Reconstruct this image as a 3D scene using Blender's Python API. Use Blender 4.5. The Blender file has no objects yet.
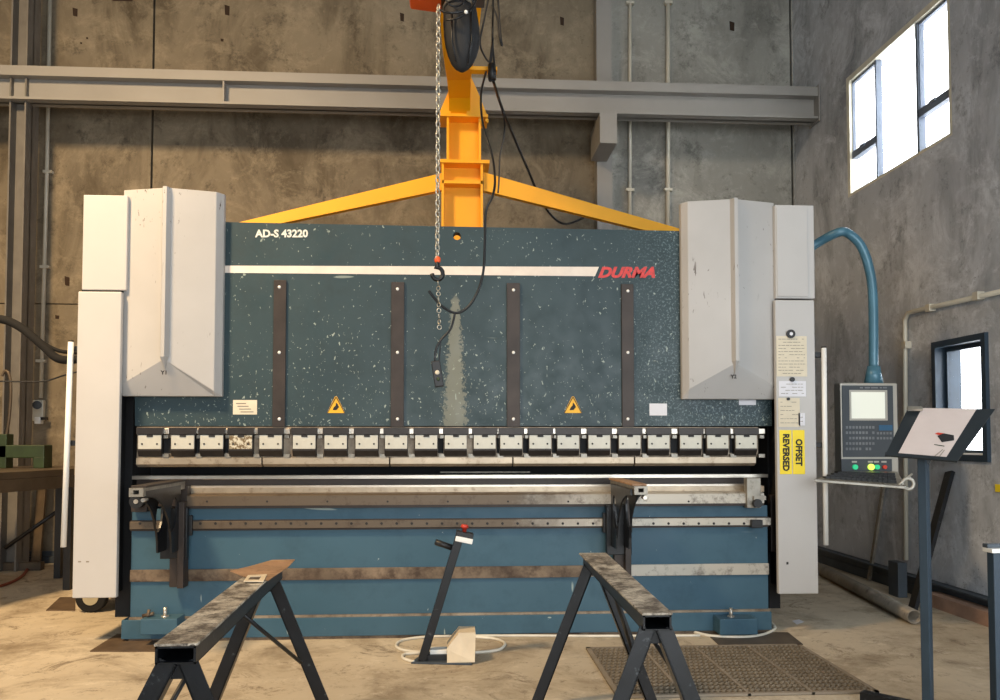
import bpy, bmesh, math, random
from mathutils import Vector, Matrix
random.seed(7)
sc = bpy.context.scene
COL = sc.collection
# ------------------------------------------------------------------ camera
F_PX, CX, CY = 800.0, 500.0, 407.0
CAMZ = 1.34
YAW = math.atan(0.06); PITCH = math.atan(30/800)
cam_pos = Vector((0, 0, CAMZ))
Fv = Vector((math.sin(YAW)*math.cos(PITCH), math.cos(YAW)*math.cos(PITCH), math.sin(PITCH)))
Rv = Vector((math.cos(YAW), -math.sin(YAW), 0))
Uv = Rv.cross(Fv)
cd = bpy.data.cameras.new('camera'); cd.lens = 28.8; cd.sensor_width = 36; cd.shift_y = 0.057
cam = bpy.data.objects.new('camera', cd); COL.objects.link(cam)
m = Matrix((Rv, Uv, -Fv)).transposed().to_4x4(); m.translation = cam_pos
cam.matrix_world = m
sc.camera = cam

def ray(px, py): return Fv + Rv*((px-CX)/F_PX) - Uv*((py-CY)/F_PX)
def W(px, py, Y):
    r = ray(px, py); return cam_pos + r*(Y/r.y)
def WZ(px, py, z=0.0):
    r = ray(px, py); return cam_pos + r*((z-CAMZ)/r.z)
def WX(px, py, x):
    r = ray(px, py); return cam_pos + r*(x/r.x)

# ------------------------------------------------------------------ materials
def srgb(r, g, b):
    f = lambda c: (c/255/12.92) if c/255 <= 0.04045 else ((c/255+0.055)/1.055)**2.4
    return (f(r), f(g), f(b), 1)
class NT:
    def __init__(s, name):
        s.m = bpy.data.materials.new(name); s.m.use_nodes = True
        s.t = s.m.node_tree; s.n = s.t.nodes; s.b = s.n['Principled BSDF']
        s.tc = s.n.new('ShaderNodeTexCoord').outputs['Object']
    def link(s, a, b): s.t.links.new(a, b)
    def mapping(s, scale=(1, 1, 1), loc=(0, 0, 0), rot=(0, 0, 0)):
        n = s.n.new('ShaderNodeMapping'); n.inputs['Scale'].default_value = scale
        n.inputs['Location'].default_value = loc; n.inputs['Rotation'].default_value = rot
        s.link(s.tc, n.inputs['Vector']); return n.outputs['Vector']
    def noise(s, scale, detail=4, rough=0.55, vec=None, dist=0):
        n = s.n.new('ShaderNodeTexNoise'); n.inputs['Scale'].default_value = scale
        n.inputs['Detail'].default_value = detail; n.inputs['Roughness'].default_value = rough
        n.inputs['Distortion'].default_value = dist
        s.link(vec if vec is not None else s.tc, n.inputs['Vector']); return n.outputs['Fac']
    def voro(s, scale, vec=None, feat='F1'):
        n = s.n.new('ShaderNodeTexVoronoi'); n.inputs['Scale'].default_value = scale; n.feature = feat
        s.link(vec if vec is not None else s.tc, n.inputs['Vector']); return n.outputs['Distance']
    def ramp(s, fac, a, b, c0=0.0, c1=1.0):
        n = s.n.new('ShaderNodeMapRange'); n.clamp = True
        n.inputs[1].default_value = a; n.inputs[2].default_value = b
        n.inputs[3].default_value = c0; n.inputs[4].default_value = c1
        s.link(fac, n.inputs[0]); return n.outputs[0]
    def math(s, op, a, b=0.0):
        n = s.n.new('ShaderNodeMath'); n.operation = op
        for i, v in enumerate((a, b)):
            if isinstance(v, (int, float)): n.inputs[i].default_value = v
            else: s.link(v, n.inputs[i])
        return n.outputs[0]
    def mix(s, fac, a, b):
        n = s.n.new('ShaderNodeMix'); n.data_type = 'RGBA'
        if isinstance(fac, (int, float)): n.inputs[0].default_value = fac
        else: s.link(fac, n.inputs[0])
        for i, v in ((6, a), (7, b)):
            if isinstance(v, tuple): n.inputs[i].default_value = v
            else: s.link(v, n.inputs[i])
        return n.outputs[2]
    def col(s, c):
        if isinstance(c, tuple): s.b.inputs['Base Color'].default_value = c
        else: s.link(c, s.b.inputs['Base Color'])
    def bump(s, h, strength=0.2, dist=0.01):
        n = s.n.new('ShaderNodeBump'); n.inputs['Strength'].default_value = strength
        n.inputs['Distance'].default_value = dist
        s.link(h, n.inputs['Height']); s.link(n.outputs[0], s.b.inputs['Normal'])
    def rm(s, rough, metal=0.0):
        if isinstance(rough, (int, float)): s.b.inputs['Roughness'].default_value = rough
        else: s.link(rough, s.b.inputs['Roughness'])
        s.b.inputs['Metallic'].default_value = metal
def sepxyz(k, vec=None):
    n = k.n.new('ShaderNodeSeparateXYZ'); k.link(vec if vec is not None else k.tc, n.inputs[0]); return n.outputs

def plain(name, c, rough=0.5, metal=0.0, var=0.12, scale=6, bump=0.0, dirt=None, da=0.55, db=0.75):
    k = NT(name)
    dark = tuple(v*(1-var*1.6) for v in c[:3])+(1,); lite = tuple(min(1, v*(1+var)) for v in c[:3])+(1,)
    base = k.mix(k.ramp(k.noise(scale, 5), 0.3, 0.7), dark, lite)
    if dirt is not None: base = k.mix(k.ramp(k.noise(scale*2.3, 8, 0.7), da, db), base, dirt)
    k.col(base); k.rm(rough, metal)
    if bump: k.bump(k.noise(scale*12, 3), bump, 0.004)
    return k.m
def concrete(name, c1, c2, c3, sc_=0.6, streak=True, rough=0.85):
    k = NT(name)
    a = k.ramp(k.noise(sc_*1.3, 6, 0.62), 0.32, 0.68)
    b = k.mix(a, c1, c2)
    v = k.mapping((1, 1, 0.35)) if streak else k.mapping((1, 1, 1))
    b = k.mix(k.ramp(k.noise(sc_*3.6, 9, 0.68, v, 0.6), 0.47, 0.7), b, c3)
    fine = k.noise(9, 8, 0.7, None, 0.4)
    b = k.mix(k.ramp(fine, 0.57, 0.75, 0, 0.5), b, tuple(min(1, x*1.5) for x in c2[:3])+(1,))
    b = k.mix(k.ramp(k.noise(1.9, 10, 0.8, None, 0.5), 0.5, 0.62, 0, 0.45), b, tuple(min(1, x*1.55) for x in c2[:3])+(1,))
    b = k.mix(k.ramp(k.noise(4, 12, 0.82), 0.54, 0.64, 0, 0.6), b, tuple(x*0.45 for x in c3[:3])+(1,))
    pores = k.ramp(k.voro(14), 0.05, 0.09, 0.6, 0)
    sel = k.ramp(k.noise(2.4, 2), 0.52, 0.56)
    b = k.mix(k.math('MULTIPLY', pores, sel), b, (0.03, 0.025, 0.02, 1))
    k.col(b); k.rm(rough); k.bump(k.noise(7, 10, 0.7), 0.35, 0.012)
    return k.m
def chipped(name, base, alt, chip, scale=30, amount=0.5, rough=0.55, streakpos=None, glare=None):
    k = NT(name)
    b = k.mix(k.ramp(k.noise(1.3, 5), 0.3, 0.7), base, alt)
    b = k.mix(k.ramp(k.noise(4, 8, 0.7), 0.5, 0.8, 0, 0.5), b, tuple(x*0.55 for x in base[:3])+(1,))
    # chips: small noise islands, stronger low on the plate
    v = k.mapping((1, 1, 0.75), rot=(0, 0.5, 0))
    n1 = k.noise(scale, 3, 0.6, v, 0.5)
    xyz = sepxyz(k)
    area = k.ramp(k.noise(1.9, 4), 0.35, 0.65, 0, 1)
    thr = k.math('ADD', n1, k.math('MULTIPLY', area, 0.05*amount))
    chips = k.ramp(thr, 0.685 if amount else 0.725, 0.71 if amount else 0.745)
    b = k.mix(k.math('MULTIPLY', chips, 0.85), b, chip)
    scr = k.noise(14, 2, 0.5, k.mapping((0.9, 1, 0.12), rot=(0, -0.35, 0)), 0.3)
    b = k.mix(k.ramp(scr, 0.735, 0.75, 0, 0.8), b, chip)
    scr = k.noise(11, 2, 0.5, k.mapping((0.12, 1, 1.0), rot=(0, 0.1, 0)), 0.3)
    b = k.mix(k.ramp(scr, 0.75, 0.765, 0, 0.6), b, chip)
    if streakpos:
        sx, z0, z1 = streakpos
        dx = k.math('ABSOLUTE', k.math('SUBTRACT', xyz[0], sx))
        widen = k.ramp(xyz[2], z1, z0, 0.03, 0.13)
        e = k.math('SUBTRACT', 1.0, k.math('DIVIDE', dx, widen))
        top = k.ramp(xyz[2], z1, z1-0.1)
        e = k.math('MULTIPLY', e, top)
        e = k.math('ADD', e, k.math('MULTIPLY', k.math('SUBTRACT', k.noise(34, 6, 0.7), 0.5), 2.2))
        mk = k.math('MULTIPLY', k.ramp(e, 0.25, 0.5), k.ramp(dx, 0.16, 0.13))
        mk = k.math('MULTIPLY', mk, top)
        b = k.mix(k.math('MULTIPLY', mk, 0.6), b, srgb(140, 140, 124))
        # a dense field of fine chips low on the plate
        low = k.ramp(xyz[2], z1+0.1, z0, 0, 0.085)
        f2 = k.math('ADD', k.noise(46, 3, 0.6, k.mapping((1.1, 1, 0.6), rot=(0, 0.3, 0)), 0.4), low)
        b = k.mix(k.ramp(f2, 0.715, 0.745, 0, 0.75), b, chip)
    if glare:  # glossy reflection put into the paint colour as pale and dark mottling
        m_ = k.math('MULTIPLY', k.ramp(xyz[0], glare-0.25, glare+0.2), k.ramp(k.noise(60, 4, 0.7), 0.53, 0.6))
        b = k.mix(k.math('MULTIPLY', m_, 0.45), b, srgb(140, 160, 165))
        m_ = k.math('MULTIPLY', k.ramp(xyz[0], glare-0.1, glare+0.2), k.ramp(k.noise(38, 3, 0.7), 0.62, 0.66))
        b = k.mix(k.math('MULTIPLY', m_, 0.8), b, (0.02, 0.03, 0.035, 1))
    k.b.inputs['Specular IOR Level'].default_value = 0.3
    k.col(b)
    k.rm(k.ramp(k.noise(8, 5), 0.3, 0.7, rough-0.1, rough+0.12)); k.bump(k.noise(24, 4), 0.08, 0.004)
    return k.m
def lit(name, c, strength):
    k = NT(name); k.col(c); k.b.inputs['Emission Color'].default_value = c
    k.b.inputs['Emission Strength'].default_value = strength; return k.m

M = {}
M['wall_back'] = concrete('concrete_panel', srgb(108, 97, 80), srgb(132, 121, 102), srgb(80, 70, 54), 0.55)
M['wall_back_grey'] = concrete('cool_lit_grey_concrete', srgb(130, 129, 122), srgb(152, 150, 142), srgb(106, 104, 98), 0.55)  # right-hand panels greyer: cooler light there is put into the concrete colour
M['wall_right'] = concrete('concrete_side', srgb(172, 176, 182), srgb(200, 203, 208), srgb(136, 139, 144), 0.6)
M['wall_plain'] = plain('plain_wall', srgb(150, 145, 135), 0.9)
M['dark_gap'] = plain('dark_joint', srgb(45, 38, 30), 0.95)
M['recess_shade'] = plain('shaded_recess', srgb(52, 36, 24), 0.95)  # dark colour stands for the shade inside the wall holes
def floor_mat():
    k = NT('worn_concrete_floor')
    b = k.mix(k.ramp(k.noise(0.7, 6, 0.6), 0.3, 0.7), srgb(176, 162, 140), srgb(208, 195, 172))
    b = k.mix(k.ramp(k.noise(1.6, 9, 0.72, None, 0.5), 0.47, 0.66, 0, 0.8), b, srgb(126, 110, 88))
    b = k.mix(k.ramp(k.noise(5, 10, 0.78), 0.55, 0.68, 0, 0.7), b, srgb(218, 206, 186))
    b = k.mix(k.ramp(k.noise(2.6, 12, 0.82, None, 0.8), 0.555, 0.63, 0, 0.65), b, srgb(88, 68, 48))
    b = k.mix(k.ramp(k.noise(11, 8, 0.8), 0.56, 0.66, 0, 0.55), b, srgb(80, 62, 44))
    k.col(b); k.rm(k.ramp(k.noise(2, 5), 0.3, 0.7, 0.5, 0.85)); k.bump(k.noise(9, 8, 0.7), 0.2, 0.008)
    return k.m
M['floor'] = floor_mat()
M['ram'] = chipped('chipped_grey_teal_paint', srgb(46, 63, 69), srgb(56, 73, 78), srgb(160, 172, 164), 40, 1.0,
                   0.42, streakpos=(W(455, 340, 5.5).x, W(455, 425, 5.5).z, W(455, 288, 5.5).z), glare=W(650, 300, 5.5).x)
M['bed'] = chipped('worn_blue_paint', srgb(58, 90, 108), srgb(68, 99, 117), srgb(170, 185, 180), 18, 0.0, 0.45)
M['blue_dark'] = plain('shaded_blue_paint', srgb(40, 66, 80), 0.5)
M['cover'] = plain('scuffed_light_grey_paint', srgb(188, 186, 184), 0.5, 0, 0.03, 2)
def cover_scuffed():
    k = NT('light_grey_cover_paint')
    b = k.mix(k.ramp(k.noise(1.5, 4), 0.3, 0.7), srgb(172, 170, 168), srgb(184, 182, 180))
    a = k.ramp(k.noise(2.2, 3), 0.5, 0.62)
    n = k.noise(42, 3, 0.6, k.mapping((1, 1, 0.3), rot=(0, 0.3, 0)), 0.6)
    b = k.mix(k.math('MULTIPLY', k.ramp(n, 0.655, 0.68), a), b, srgb(90, 80, 72))
    k.col(b); k.rm(0.5); return k.m
M['cover2'] = cover_scuffed()
M['steel'] = plain('dull_steel', srgb(150, 145, 135), 0.42, 0.6, 0.2, 9, 0.05, srgb(90, 75, 60))
M['steel_bright'] = plain('bright_edge_steel', srgb(200, 192, 180), 0.3, 0.7, 0.1, 8)
M['punch'] = plain('ground_tool_steel', srgb(172, 158, 138), 0.38, 0.5, 0.12, 7, 0.0, srgb(110, 92, 72))
M['rail_rust'] = plain('rust_stained_rail', srgb(158, 144, 126), 0.5, 0.35, 0.22, 5, 0.06, srgb(98, 80, 64), 0.45, 0.72)
def rail_mixed():  # brown stain at left; paler right end is partly light put into the colour
    k = NT('stained_and_lit_rail'); x = sepxyz(k)[0]
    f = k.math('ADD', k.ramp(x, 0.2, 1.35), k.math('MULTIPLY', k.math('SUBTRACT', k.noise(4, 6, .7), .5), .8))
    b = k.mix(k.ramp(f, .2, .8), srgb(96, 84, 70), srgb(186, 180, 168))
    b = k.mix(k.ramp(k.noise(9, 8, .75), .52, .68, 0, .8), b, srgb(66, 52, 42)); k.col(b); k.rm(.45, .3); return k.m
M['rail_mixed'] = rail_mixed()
M['rust_bar'] = plain('brown_stained_bar', srgb(124, 108, 90), 0.6, 0.2, 0.3, 3, 0.05, srgb(70, 55, 44), 0.42, 0.62)
M['darkbrown'] = plain('oily_brown_steel', srgb(58, 50, 46), 0.5, 0.3, 0.2, 6)
M['black'] = plain('black_paint', srgb(25, 26, 29), 0.45, 0.0, 0.25, 9)
M['black_worn'] = plain('worn_black_steel', srgb(21, 24, 29), 0.36, 0.15, 0.35, 8, 0.1, srgb(95, 100, 104), 0.62, 0.74)
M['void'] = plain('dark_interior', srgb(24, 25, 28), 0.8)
M['clamp_plate'] = plain('cream_clamp_plate', srgb(196, 194, 182), 0.45, 0.1, 0.06, 12, 0, srgb(150, 140, 120), 0.66, 0.74)
M['clamp_stained'] = plain('stained_clamp_plate', srgb(208, 202, 182), 0.5, 0.1, 0.1, 22, 0, srgb(112, 94, 66), 0.46, 0.54)
M['clamp_body'] = plain('blackened_clamp', srgb(52, 48, 46), 0.42, 0.4, 0.2, 12)
M['yellow'] = plain('crane_yellow_paint', srgb(250, 176, 10), 0.45, 0, 0.05, 2)
M['orange'] = plain('hoist_orange_paint', srgb(226, 88, 34), 0.4, 0, 0.08, 5)
M['bag'] = plain('black_bag_fabric', srgb(27, 28, 31), 0.7, 0, 0.2, 9, 0.2)
M['rubber'] = plain('black_rubber', srgb(10, 9, 9), 0.9)
M['chain'] = plain('galvanised_chain', srgb(190, 185, 172), 0.3, 0.8, 0.15, 30)
M['beam'] = plain('grey_beam_paint', srgb(142, 139, 134), 0.55, 0, 0.06, 1.5)
M['conduit'] = plain('pale_conduit', srgb(200, 194, 178), 0.45, 0.1, 0.05, 4)
M['white'] = plain('white_plastic', srgb(238, 238, 234), 0.4, 0, 0.02)
M['arm_blue'] = plain('arm_blue_paint', srgb(74, 118, 138), 0.35, 0.1, 0.1, 5)
M['panel'] = plain('panel_dark_grey', srgb(60, 66, 72), 0.5, 0, 0.05)
M['bezel'] = plain('panel_silver_edge', srgb(178, 174, 164), 0.4, 0.4, 0.05)
M['key'] = plain('key_grey', srgb(110, 114, 118), 0.5)
M['keyblue'] = plain('key_blue', srgb(40, 88, 122), 0.5)
M['screen'] = lit('lit_screen', srgb(200, 202, 190), 0.6)
M['green_lamp'] = lit('green_lamp', srgb(40, 190, 130), 0.5)
M['lime_lamp'] = lit('lime_lamp', srgb(200, 240, 90), 1.2)
M['red'] = plain('red_plastic', srgb(200, 62, 44), 0.4)
M['redtext'] = plain('red_lettering', srgb(205, 60, 58), 0.5, 0, 0.15, 40, 0, srgb(90, 95, 98), 0.6, 0.66)
M['whitetext'] = plain('white_lettering', srgb(220, 222, 214), 0.5, 0, 0.1, 30)
M['stripe'] = plain('white_stripe', srgb(226, 214, 202), 0.5, 0, 0.06, 9)
M['paper'] = plain('white_paper', srgb(222, 222, 228), 0.8, 0, 0.03, 20)
M['paper_cream'] = plain('cream_paper', srgb(218, 208, 186), 0.8, 0, 0.03, 20)
M['paper_pink'] = plain('drawing_paper', srgb(196, 182, 176), 0.8, 0, 0.03, 12)
M['ink'] = plain('grey_ink', srgb(140, 132, 120), 0.8)
M['inkdark'] = plain('dark_ink', srgb(30, 30, 32), 0.7)
M['sticker_yellow'] = plain('yellow_sticker', srgb(245, 218, 40), 0.5, 0, 0.03)
M['warn_yellow'] = plain('warning_yellow', srgb(240, 180, 30), 0.5)
M['cream'] = plain('cream_guard_paint', srgb(226, 208, 178), 0.5, 0, 0.08, 9, 0, srgb(120, 100, 75), 0.66, 0.75)
M['cable_white'] = plain('white_cable', srgb(225, 220, 206), 0.5)
M['mat_rubber'] = plain('grey_rubber_mat', srgb(134, 122, 104), 0.8, 0, 0.15, 8)
M['mat_edge'] = plain('grey_mat_edge', srgb(138, 126, 110), 0.8)
M['mat_hole'] = plain('mat_hole_shade', srgb(24, 21, 18), 0.9)
M['stand_blue'] = plain('blue_grey_stand', srgb(46, 62, 75), 0.4, 0.1)
M['holder'] = plain('black_holder_plate', srgb(30, 37, 42), 0.5)
M['win_blue'] = plain('blue_window_frame', srgb(38, 55, 70), 0.45)
M['win_white'] = plain('cream_window_frame', srgb(222, 216, 196), 0.5)
M['win_grey'] = plain('grey_window_bars', srgb(112, 122, 138), 0.5)
M['rustyplate'] = plain('light_rust_sheet', srgb(176, 140, 108), 0.6, 0.2, 0.2, 6, 0.03, srgb(116, 84, 60), 0.5, 0.7)
def horse_top():
    k = NT('scraped_steel_top')
    b = k.mix(k.ramp(k.noise(13, 10, 0.78, k.mapping((1.3, 1.0, 1))), 0.42, 0.58), srgb(86, 76, 66), srgb(182, 172, 156))
    b = k.mix(k.ramp(k.noise(6, 6, 0.7), 0.5, 0.62, 0, 0.85), b, srgb(222, 214, 198))
    b = k.mix(k.ramp(k.noise(32, 8, 0.8, k.mapping((0.6, 2.0, 1)), 1.0), 0.53, 0.6), b, srgb(52, 45, 40))
    k.col(b); k.rm(0.5, 0.1); k.bump(k.noise(40, 6, 0.7), 0.3, 0.004); return k.m
M['horse_top'] = horse_top()
M['green'] = plain('green_paint', srgb(38, 54, 22), 0.5, 0, 0.2, 8)
M['table_steel'] = plain('dark_table_steel', srgb(92, 80, 66), 0.5, 0.3, 0.2, 4)
M['timber'] = plain('pinkish_timber', srgb(168, 134, 114), 0.8, 0, 0.2, 5)
M['board'] = plain('brown_board', srgb(92, 76, 56), 0.8, 0, 0.25, 5)
M['pipe'] = plain('old_steel_pipe', srgb(138, 130, 118), 0.5, 0.4, 0.2, 7, 0.05, srgb(86, 76, 66))
M['redhose'] = plain('red_hose', srgb(130, 56, 36), 0.6)
M['skirt'] = plain('dark_blue_grey_steel', srgb(66, 74, 82), 0.5, 0.1, 0.15, 5)
M['column_grey'] = plain('grey_column_paint', srgb(108, 104, 98), 0.6)
M['hub'] = plain('wheel_hub', srgb(168, 158, 130), 0.5)
M['floor_plate'] = plain('brown_floor_plate', srgb(104, 86, 68), 0.6, 0.3, 0.2, 7)
M['floor_plate2'] = plain('dark_floor_plate', srgb(92, 84, 74), 0.6, 0.3, 0.2, 7)
def glass_mat():
    k = NT('window_glass'); k.col((1, 1, 1, 1)); k.rm(0.02)
    k.b.inputs['Transmission Weight'].default_value = 1.0; k.b.inputs['IOR'].default_value = 1.02
    return k.m
M['glass'] = glass_mat()

# ------------------------------------------------------------------ mesh builder
class MB:
    def __init__(s): s.v = []; s.f = []; s.sm = []
    def add(s, vs, fs, smooth=False):
        o = len(s.v); s.v += [Vector(p) for p in vs]
        for f in fs: s.f.append([o+i for i in f]); s.sm.append(smooth)
        return s
    def hexa(s, p):   # p: 4 bottom (ccw) then 4 top
        return s.add(p, [(3, 2, 1, 0), (4, 5, 6, 7), (0, 1, 5, 4), (1, 2, 6, 5), (2, 3, 7, 6), (3, 0, 4, 7)])
    def box(s, x0, x1, y0, y1, z0, z1):
        if x0 > x1: x0, x1 = x1, x0
        if y0 > y1: y0, y1 = y1, y0
        if z0 > z1: z0, z1 = z1, z0
        return s.hexa([(x0, y0, z0), (x1, y0, z0), (x1, y1, z0), (x0, y1, z0), (x0, y0, z1), (x1, y0, z1), (x1, y1, z1), (x0, y1, z1)])
    def pbox(s, px0, px1, py0, py1, Y, d):   # front face at depth Y covering those pixels
        ym = (py0+py1)/2; xm = (px0+px1)/2
        return s.box(W(px0, ym, Y).x, W(px1, ym, Y).x, Y, Y+d, W(xm, py1, Y).z, W(xm, py0, Y).z)
    def prism(s, poly, d):  # closed polygon extruded by vector d
        n = len(poly); d = Vector(d); a = [Vector(p) for p in poly]
        nrm = Vector((0, 0, 0))
        for i in range(n): nrm += a[i].cross(a[(i+1) % n])
        if nrm.dot(d) > 0: a = a[::-1]
        return s.add(a+[p+d for p in a], [tuple(range(n)), tuple(range(2*n-1, n-1, -1))]+[((i+1) % n, i, n+i, n+(i+1) % n) for i in range(n)])
    def pprism(s, pts, Y, d):
        return s.prism([W(x, y, Y) for x, y in pts], (0, d, 0))
    def tube(s, pts, r, seg=8, caps=True, rr=None, closed=False):
        pts = [Vector(p) for p in pts]; n = len(pts)
        T = []
        for i in range(n):
            if closed: t = pts[(i+1) % n]-pts[i-1]
            else: t = pts[min(i+1, n-1)]-pts[max(i-1, 0)]
            T.append(t.normalized() if t.length > 1e-9 else Vector((0, 0, 1)))
        up = Vector((0, 0, 1)) if abs(T[0].z) < 0.9 else Vector((1, 0, 0))
        a = (up - T[0]*up.dot(T[0])).normalized(); vs = []
        for i in range(n):
            a = (a - T[i]*a.dot(T[i])).normalized(); b = T[i].cross(a)
            ri = rr[i] if rr else r
            for k in range(seg):
                w = 2*math.pi*k/seg; vs.append(pts[i]+(a*math.cos(w)+b*math.sin(w))*ri)
        fs = []
        for i in range(n if closed else n-1):
            j = (i+1) % n
            for k in range(seg):
                l = (k+1) % seg; fs.append((i*seg+k, i*seg+l, j*seg+l, j*seg+k))
        s.add(vs, fs, True)
        if caps and not closed:
            o = len(s.v)-len(vs)
            s.f.append([o+k for k in range(seg)][::-1]); s.sm.append(False)
            s.f.append([o+(n-1)*seg+k for k in range(seg)]); s.sm.append(False)
        return s
    def bar(s, p0, p1, w, h, up=(0, 0, 1)):   # rectangular bar; w across, h along up
        p0 = Vector(p0); p1 = Vector(p1); t = (p1-p0).normalized(); up = Vector(up)
        u = (up - t*up.dot(t)).normalized(); r = t.cross(u)
        q = lambda c: [c-r*w/2-u*h/2, c+r*w/2-u*h/2, c+r*w/2+u*h/2, c-r*w/2+u*h/2]
        return s.hexa(q(p0)+q(p1)) if False else s.add(q(p0)+q(p1), [(0, 1, 2, 3)[::-1], (4, 5, 6, 7), (0, 1, 5, 4), (1, 2, 6, 5), (2, 3, 7, 6), (3, 0, 4, 7)])
    def ball(s, c, r, sx=1, sy=1, sz=1, u=12, v=8):
        vs = []; fs = []
        for j in range(v+1):
            th = math.pi*j/v
            for i in range(u):
                ph = 2*math.pi*i/u
                vs.append(Vector(c)+Vector((math.sin(th)*math.cos(ph)*r*sx, math.sin(th)*math.sin(ph)*r*sy, math.cos(th)*r*sz)))
        for j in range(v):
            for i in range(u):
                k = (i+1) % u; fs.append((j*u+i, (j+1)*u+i, (j+1)*u+k, j*u+k))
        return s.add(vs, fs, True)
    def ring(s, c, axis, r, t, seg=20, ts=6):
        c = Vector(c); ax = Vector(axis).normalized(); a = ax.orthogonal().normalized(); b = ax.cross(a)
        return s.tube([c+(a*math.cos(2*math.pi*i/seg)+b*math.sin(2*math.pi*i/seg))*r for i in range(seg)], t, ts, closed=True)
    def plate(s, outer, holes, d):   # planar outline with holes, extruded by d
        bm = bmesh.new(); edges = []
        for loop in [outer]+holes:
            vs = [bm.verts.new(p) for p in loop]
            for i in range(len(vs)): edges.append(bm.edges.new((vs[i], vs[(i+1) % len(vs)])))
        bmesh.ops.triangle_fill(bm, use_beauty=True, edges=edges)
        g = bmesh.ops.extrude_face_region(bm, geom=bm.faces[:]+bm.edges[:])
        bmesh.ops.translate(bm, vec=Vector(d), verts=[e for e in g['geom'] if isinstance(e, bmesh.types.BMVert)])
        bmesh.ops.recalc_face_normals(bm, faces=bm.faces[:])
        bm.verts.index_update()
        s.add([v.co.copy() for v in bm.verts], [tuple(v.index for v in f.verts) for f in bm.faces]); bm.free()
        return s
    def build(s, name, mat, parent=None, bevel=0.0):
        off = wloc(parent) if parent else Vector((0, 0, 0))
        if parent is None:
            lo = Vector((min(p.x for p in s.v), min(p.y for p in s.v), min(p.z for p in s.v)))
            hi = Vector((max(p.x for p in s.v), max(p.y for p in s.v), max(p.z for p in s.v)))
            off = Vector(((lo.x+hi.x)/2, (lo.y+hi.y)/2, lo.z))
        if name.split('_')[0] in ('wall', 'floor', 'ceiling') and parent is None: off = Vector((0, 0, 0))
        own = Vector((0, 0, 0))
        me = bpy.data.meshes.new(name)
        me.from_pydata([tuple(p-off) for p in s.v], [], s.f)
        me.polygons.foreach_set('use_smooth', s.sm)
        me.materials.append(M[mat]); me.update()
        o = bpy.data.objects.new(name, me); COL.objects.link(o)
        if parent: o.parent = parent
        else: o.location = off
        if bevel:
            b = o.modifiers.new('bevel', 'BEVEL'); b.width = bevel; b.segments = 2; b.limit_method = 'ANGLE'
        return o
def wloc(o):
    v = Vector((0, 0, 0))
    while o is not None: v += o.location; o = o.parent
    return v
def tag(o, label=None, cat=None, group=None, kind=None):
    if label: o['label'] = label
    if cat: o['category'] = cat
    if group: o['group'] = group
    if kind: o['kind'] = kind
    return o
def thing(name, loc, label, cat, group=None):
    o = bpy.data.objects.new(name, None); o.empty_display_size = 0.1; COL.objects.link(o); o.location = loc
    return tag(o, label, cat, group)
def struct(o): o['kind'] = 'structure'; return o
def smooth(pts, n=6):
    pts = [Vector(p) for p in pts]; out = []
    for i in range(len(pts)-1):
        p0 = pts[max(i-1, 0)]; p1 = pts[i]; p2 = pts[i+1]; p3 = pts[min(i+2, len(pts)-1)]
        for k in range(n):
            t = k/n
            out.append(0.5*((2*p1)+(p2-p0)*t+(2*p0-5*p1+4*p2-p3)*t*t+(3*p1-p0-3*p2+p3)*t**3))
    out.append(pts[-1]); return out
def circ(px, py, r, Y, n=16):
    c = W(px, py, Y); return [c+Vector((math.cos(2*math.pi*i/n)*r, 0, math.sin(2*math.pi*i/n)*r)) for i in range(n)]
def text(name, string, rect, Y, mat, parent, rot=False, bold=0.02, shear=0.0, thick=0.0015):
    cu = bpy.data.curves.new(name, 'FONT'); cu.body = string; cu.offset = bold; cu.resolution_u = 3; cu.shear = shear
    cu.extrude = 0.01
    t = bpy.data.objects.new(name, cu); COL.objects.link(t)
    bpy.context.view_layer.update()
    dg = bpy.context.evaluated_depsgraph_get(); me = t.evaluated_get(dg).to_mesh()
    xs = [v.co.x for v in me.vertices]; ys = [v.co.y for v in me.vertices]
    x0, x1, y0, y1 = min(xs), max(xs), min(ys), max(ys)
    px0, px1, py0, py1 = rect; b = MB(); vs = []
    for v in me.vertices:
        u = (v.co.x-x0)/(x1-x0); w = (v.co.y-y0)/(y1-y0); d = Y-(thick if v.co.z > 0 else 0)
        if rot: p = W(px0+w*(px1-px0), py0+u*(py1-py0), Y)
        else: p = W(px0+u*(px1-px0), py1-w*(py1-py0), Y)
        vs.append(Vector((p.x, d, p.z)))
    b.add(vs, [tuple(p.vertices) for p in me.polygons])
    t.evaluated_get(dg).to_mesh_clear(); bpy.data.objects.remove(t)
    return b.build(name, mat, parent)

# ------------------------------------------------------------------ the room
YW = 8.9
XR = W(797, 350, YW).x
HZ = 9.0; XL = -7.0; YF = -9.0
struct(MB().box(XL-.3, XR+.5, YF-.3, YW+.4, -0.2, 0).build('floor', 'floor'))
struct(MB().box(XL-.3, XR+.5, YF-.3, YW+.4, HZ, HZ+.2).build('ceiling', 'wall_plain'))
struct(MB().box(XL-.3, XL, YF, YW, 0, HZ).build('wall_left', 'wall_plain'))
struct(MB().box(XL-.3, XR+.3, YF-.3, YF, 0, HZ).build('wall_front', 'wall_plain'))
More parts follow.
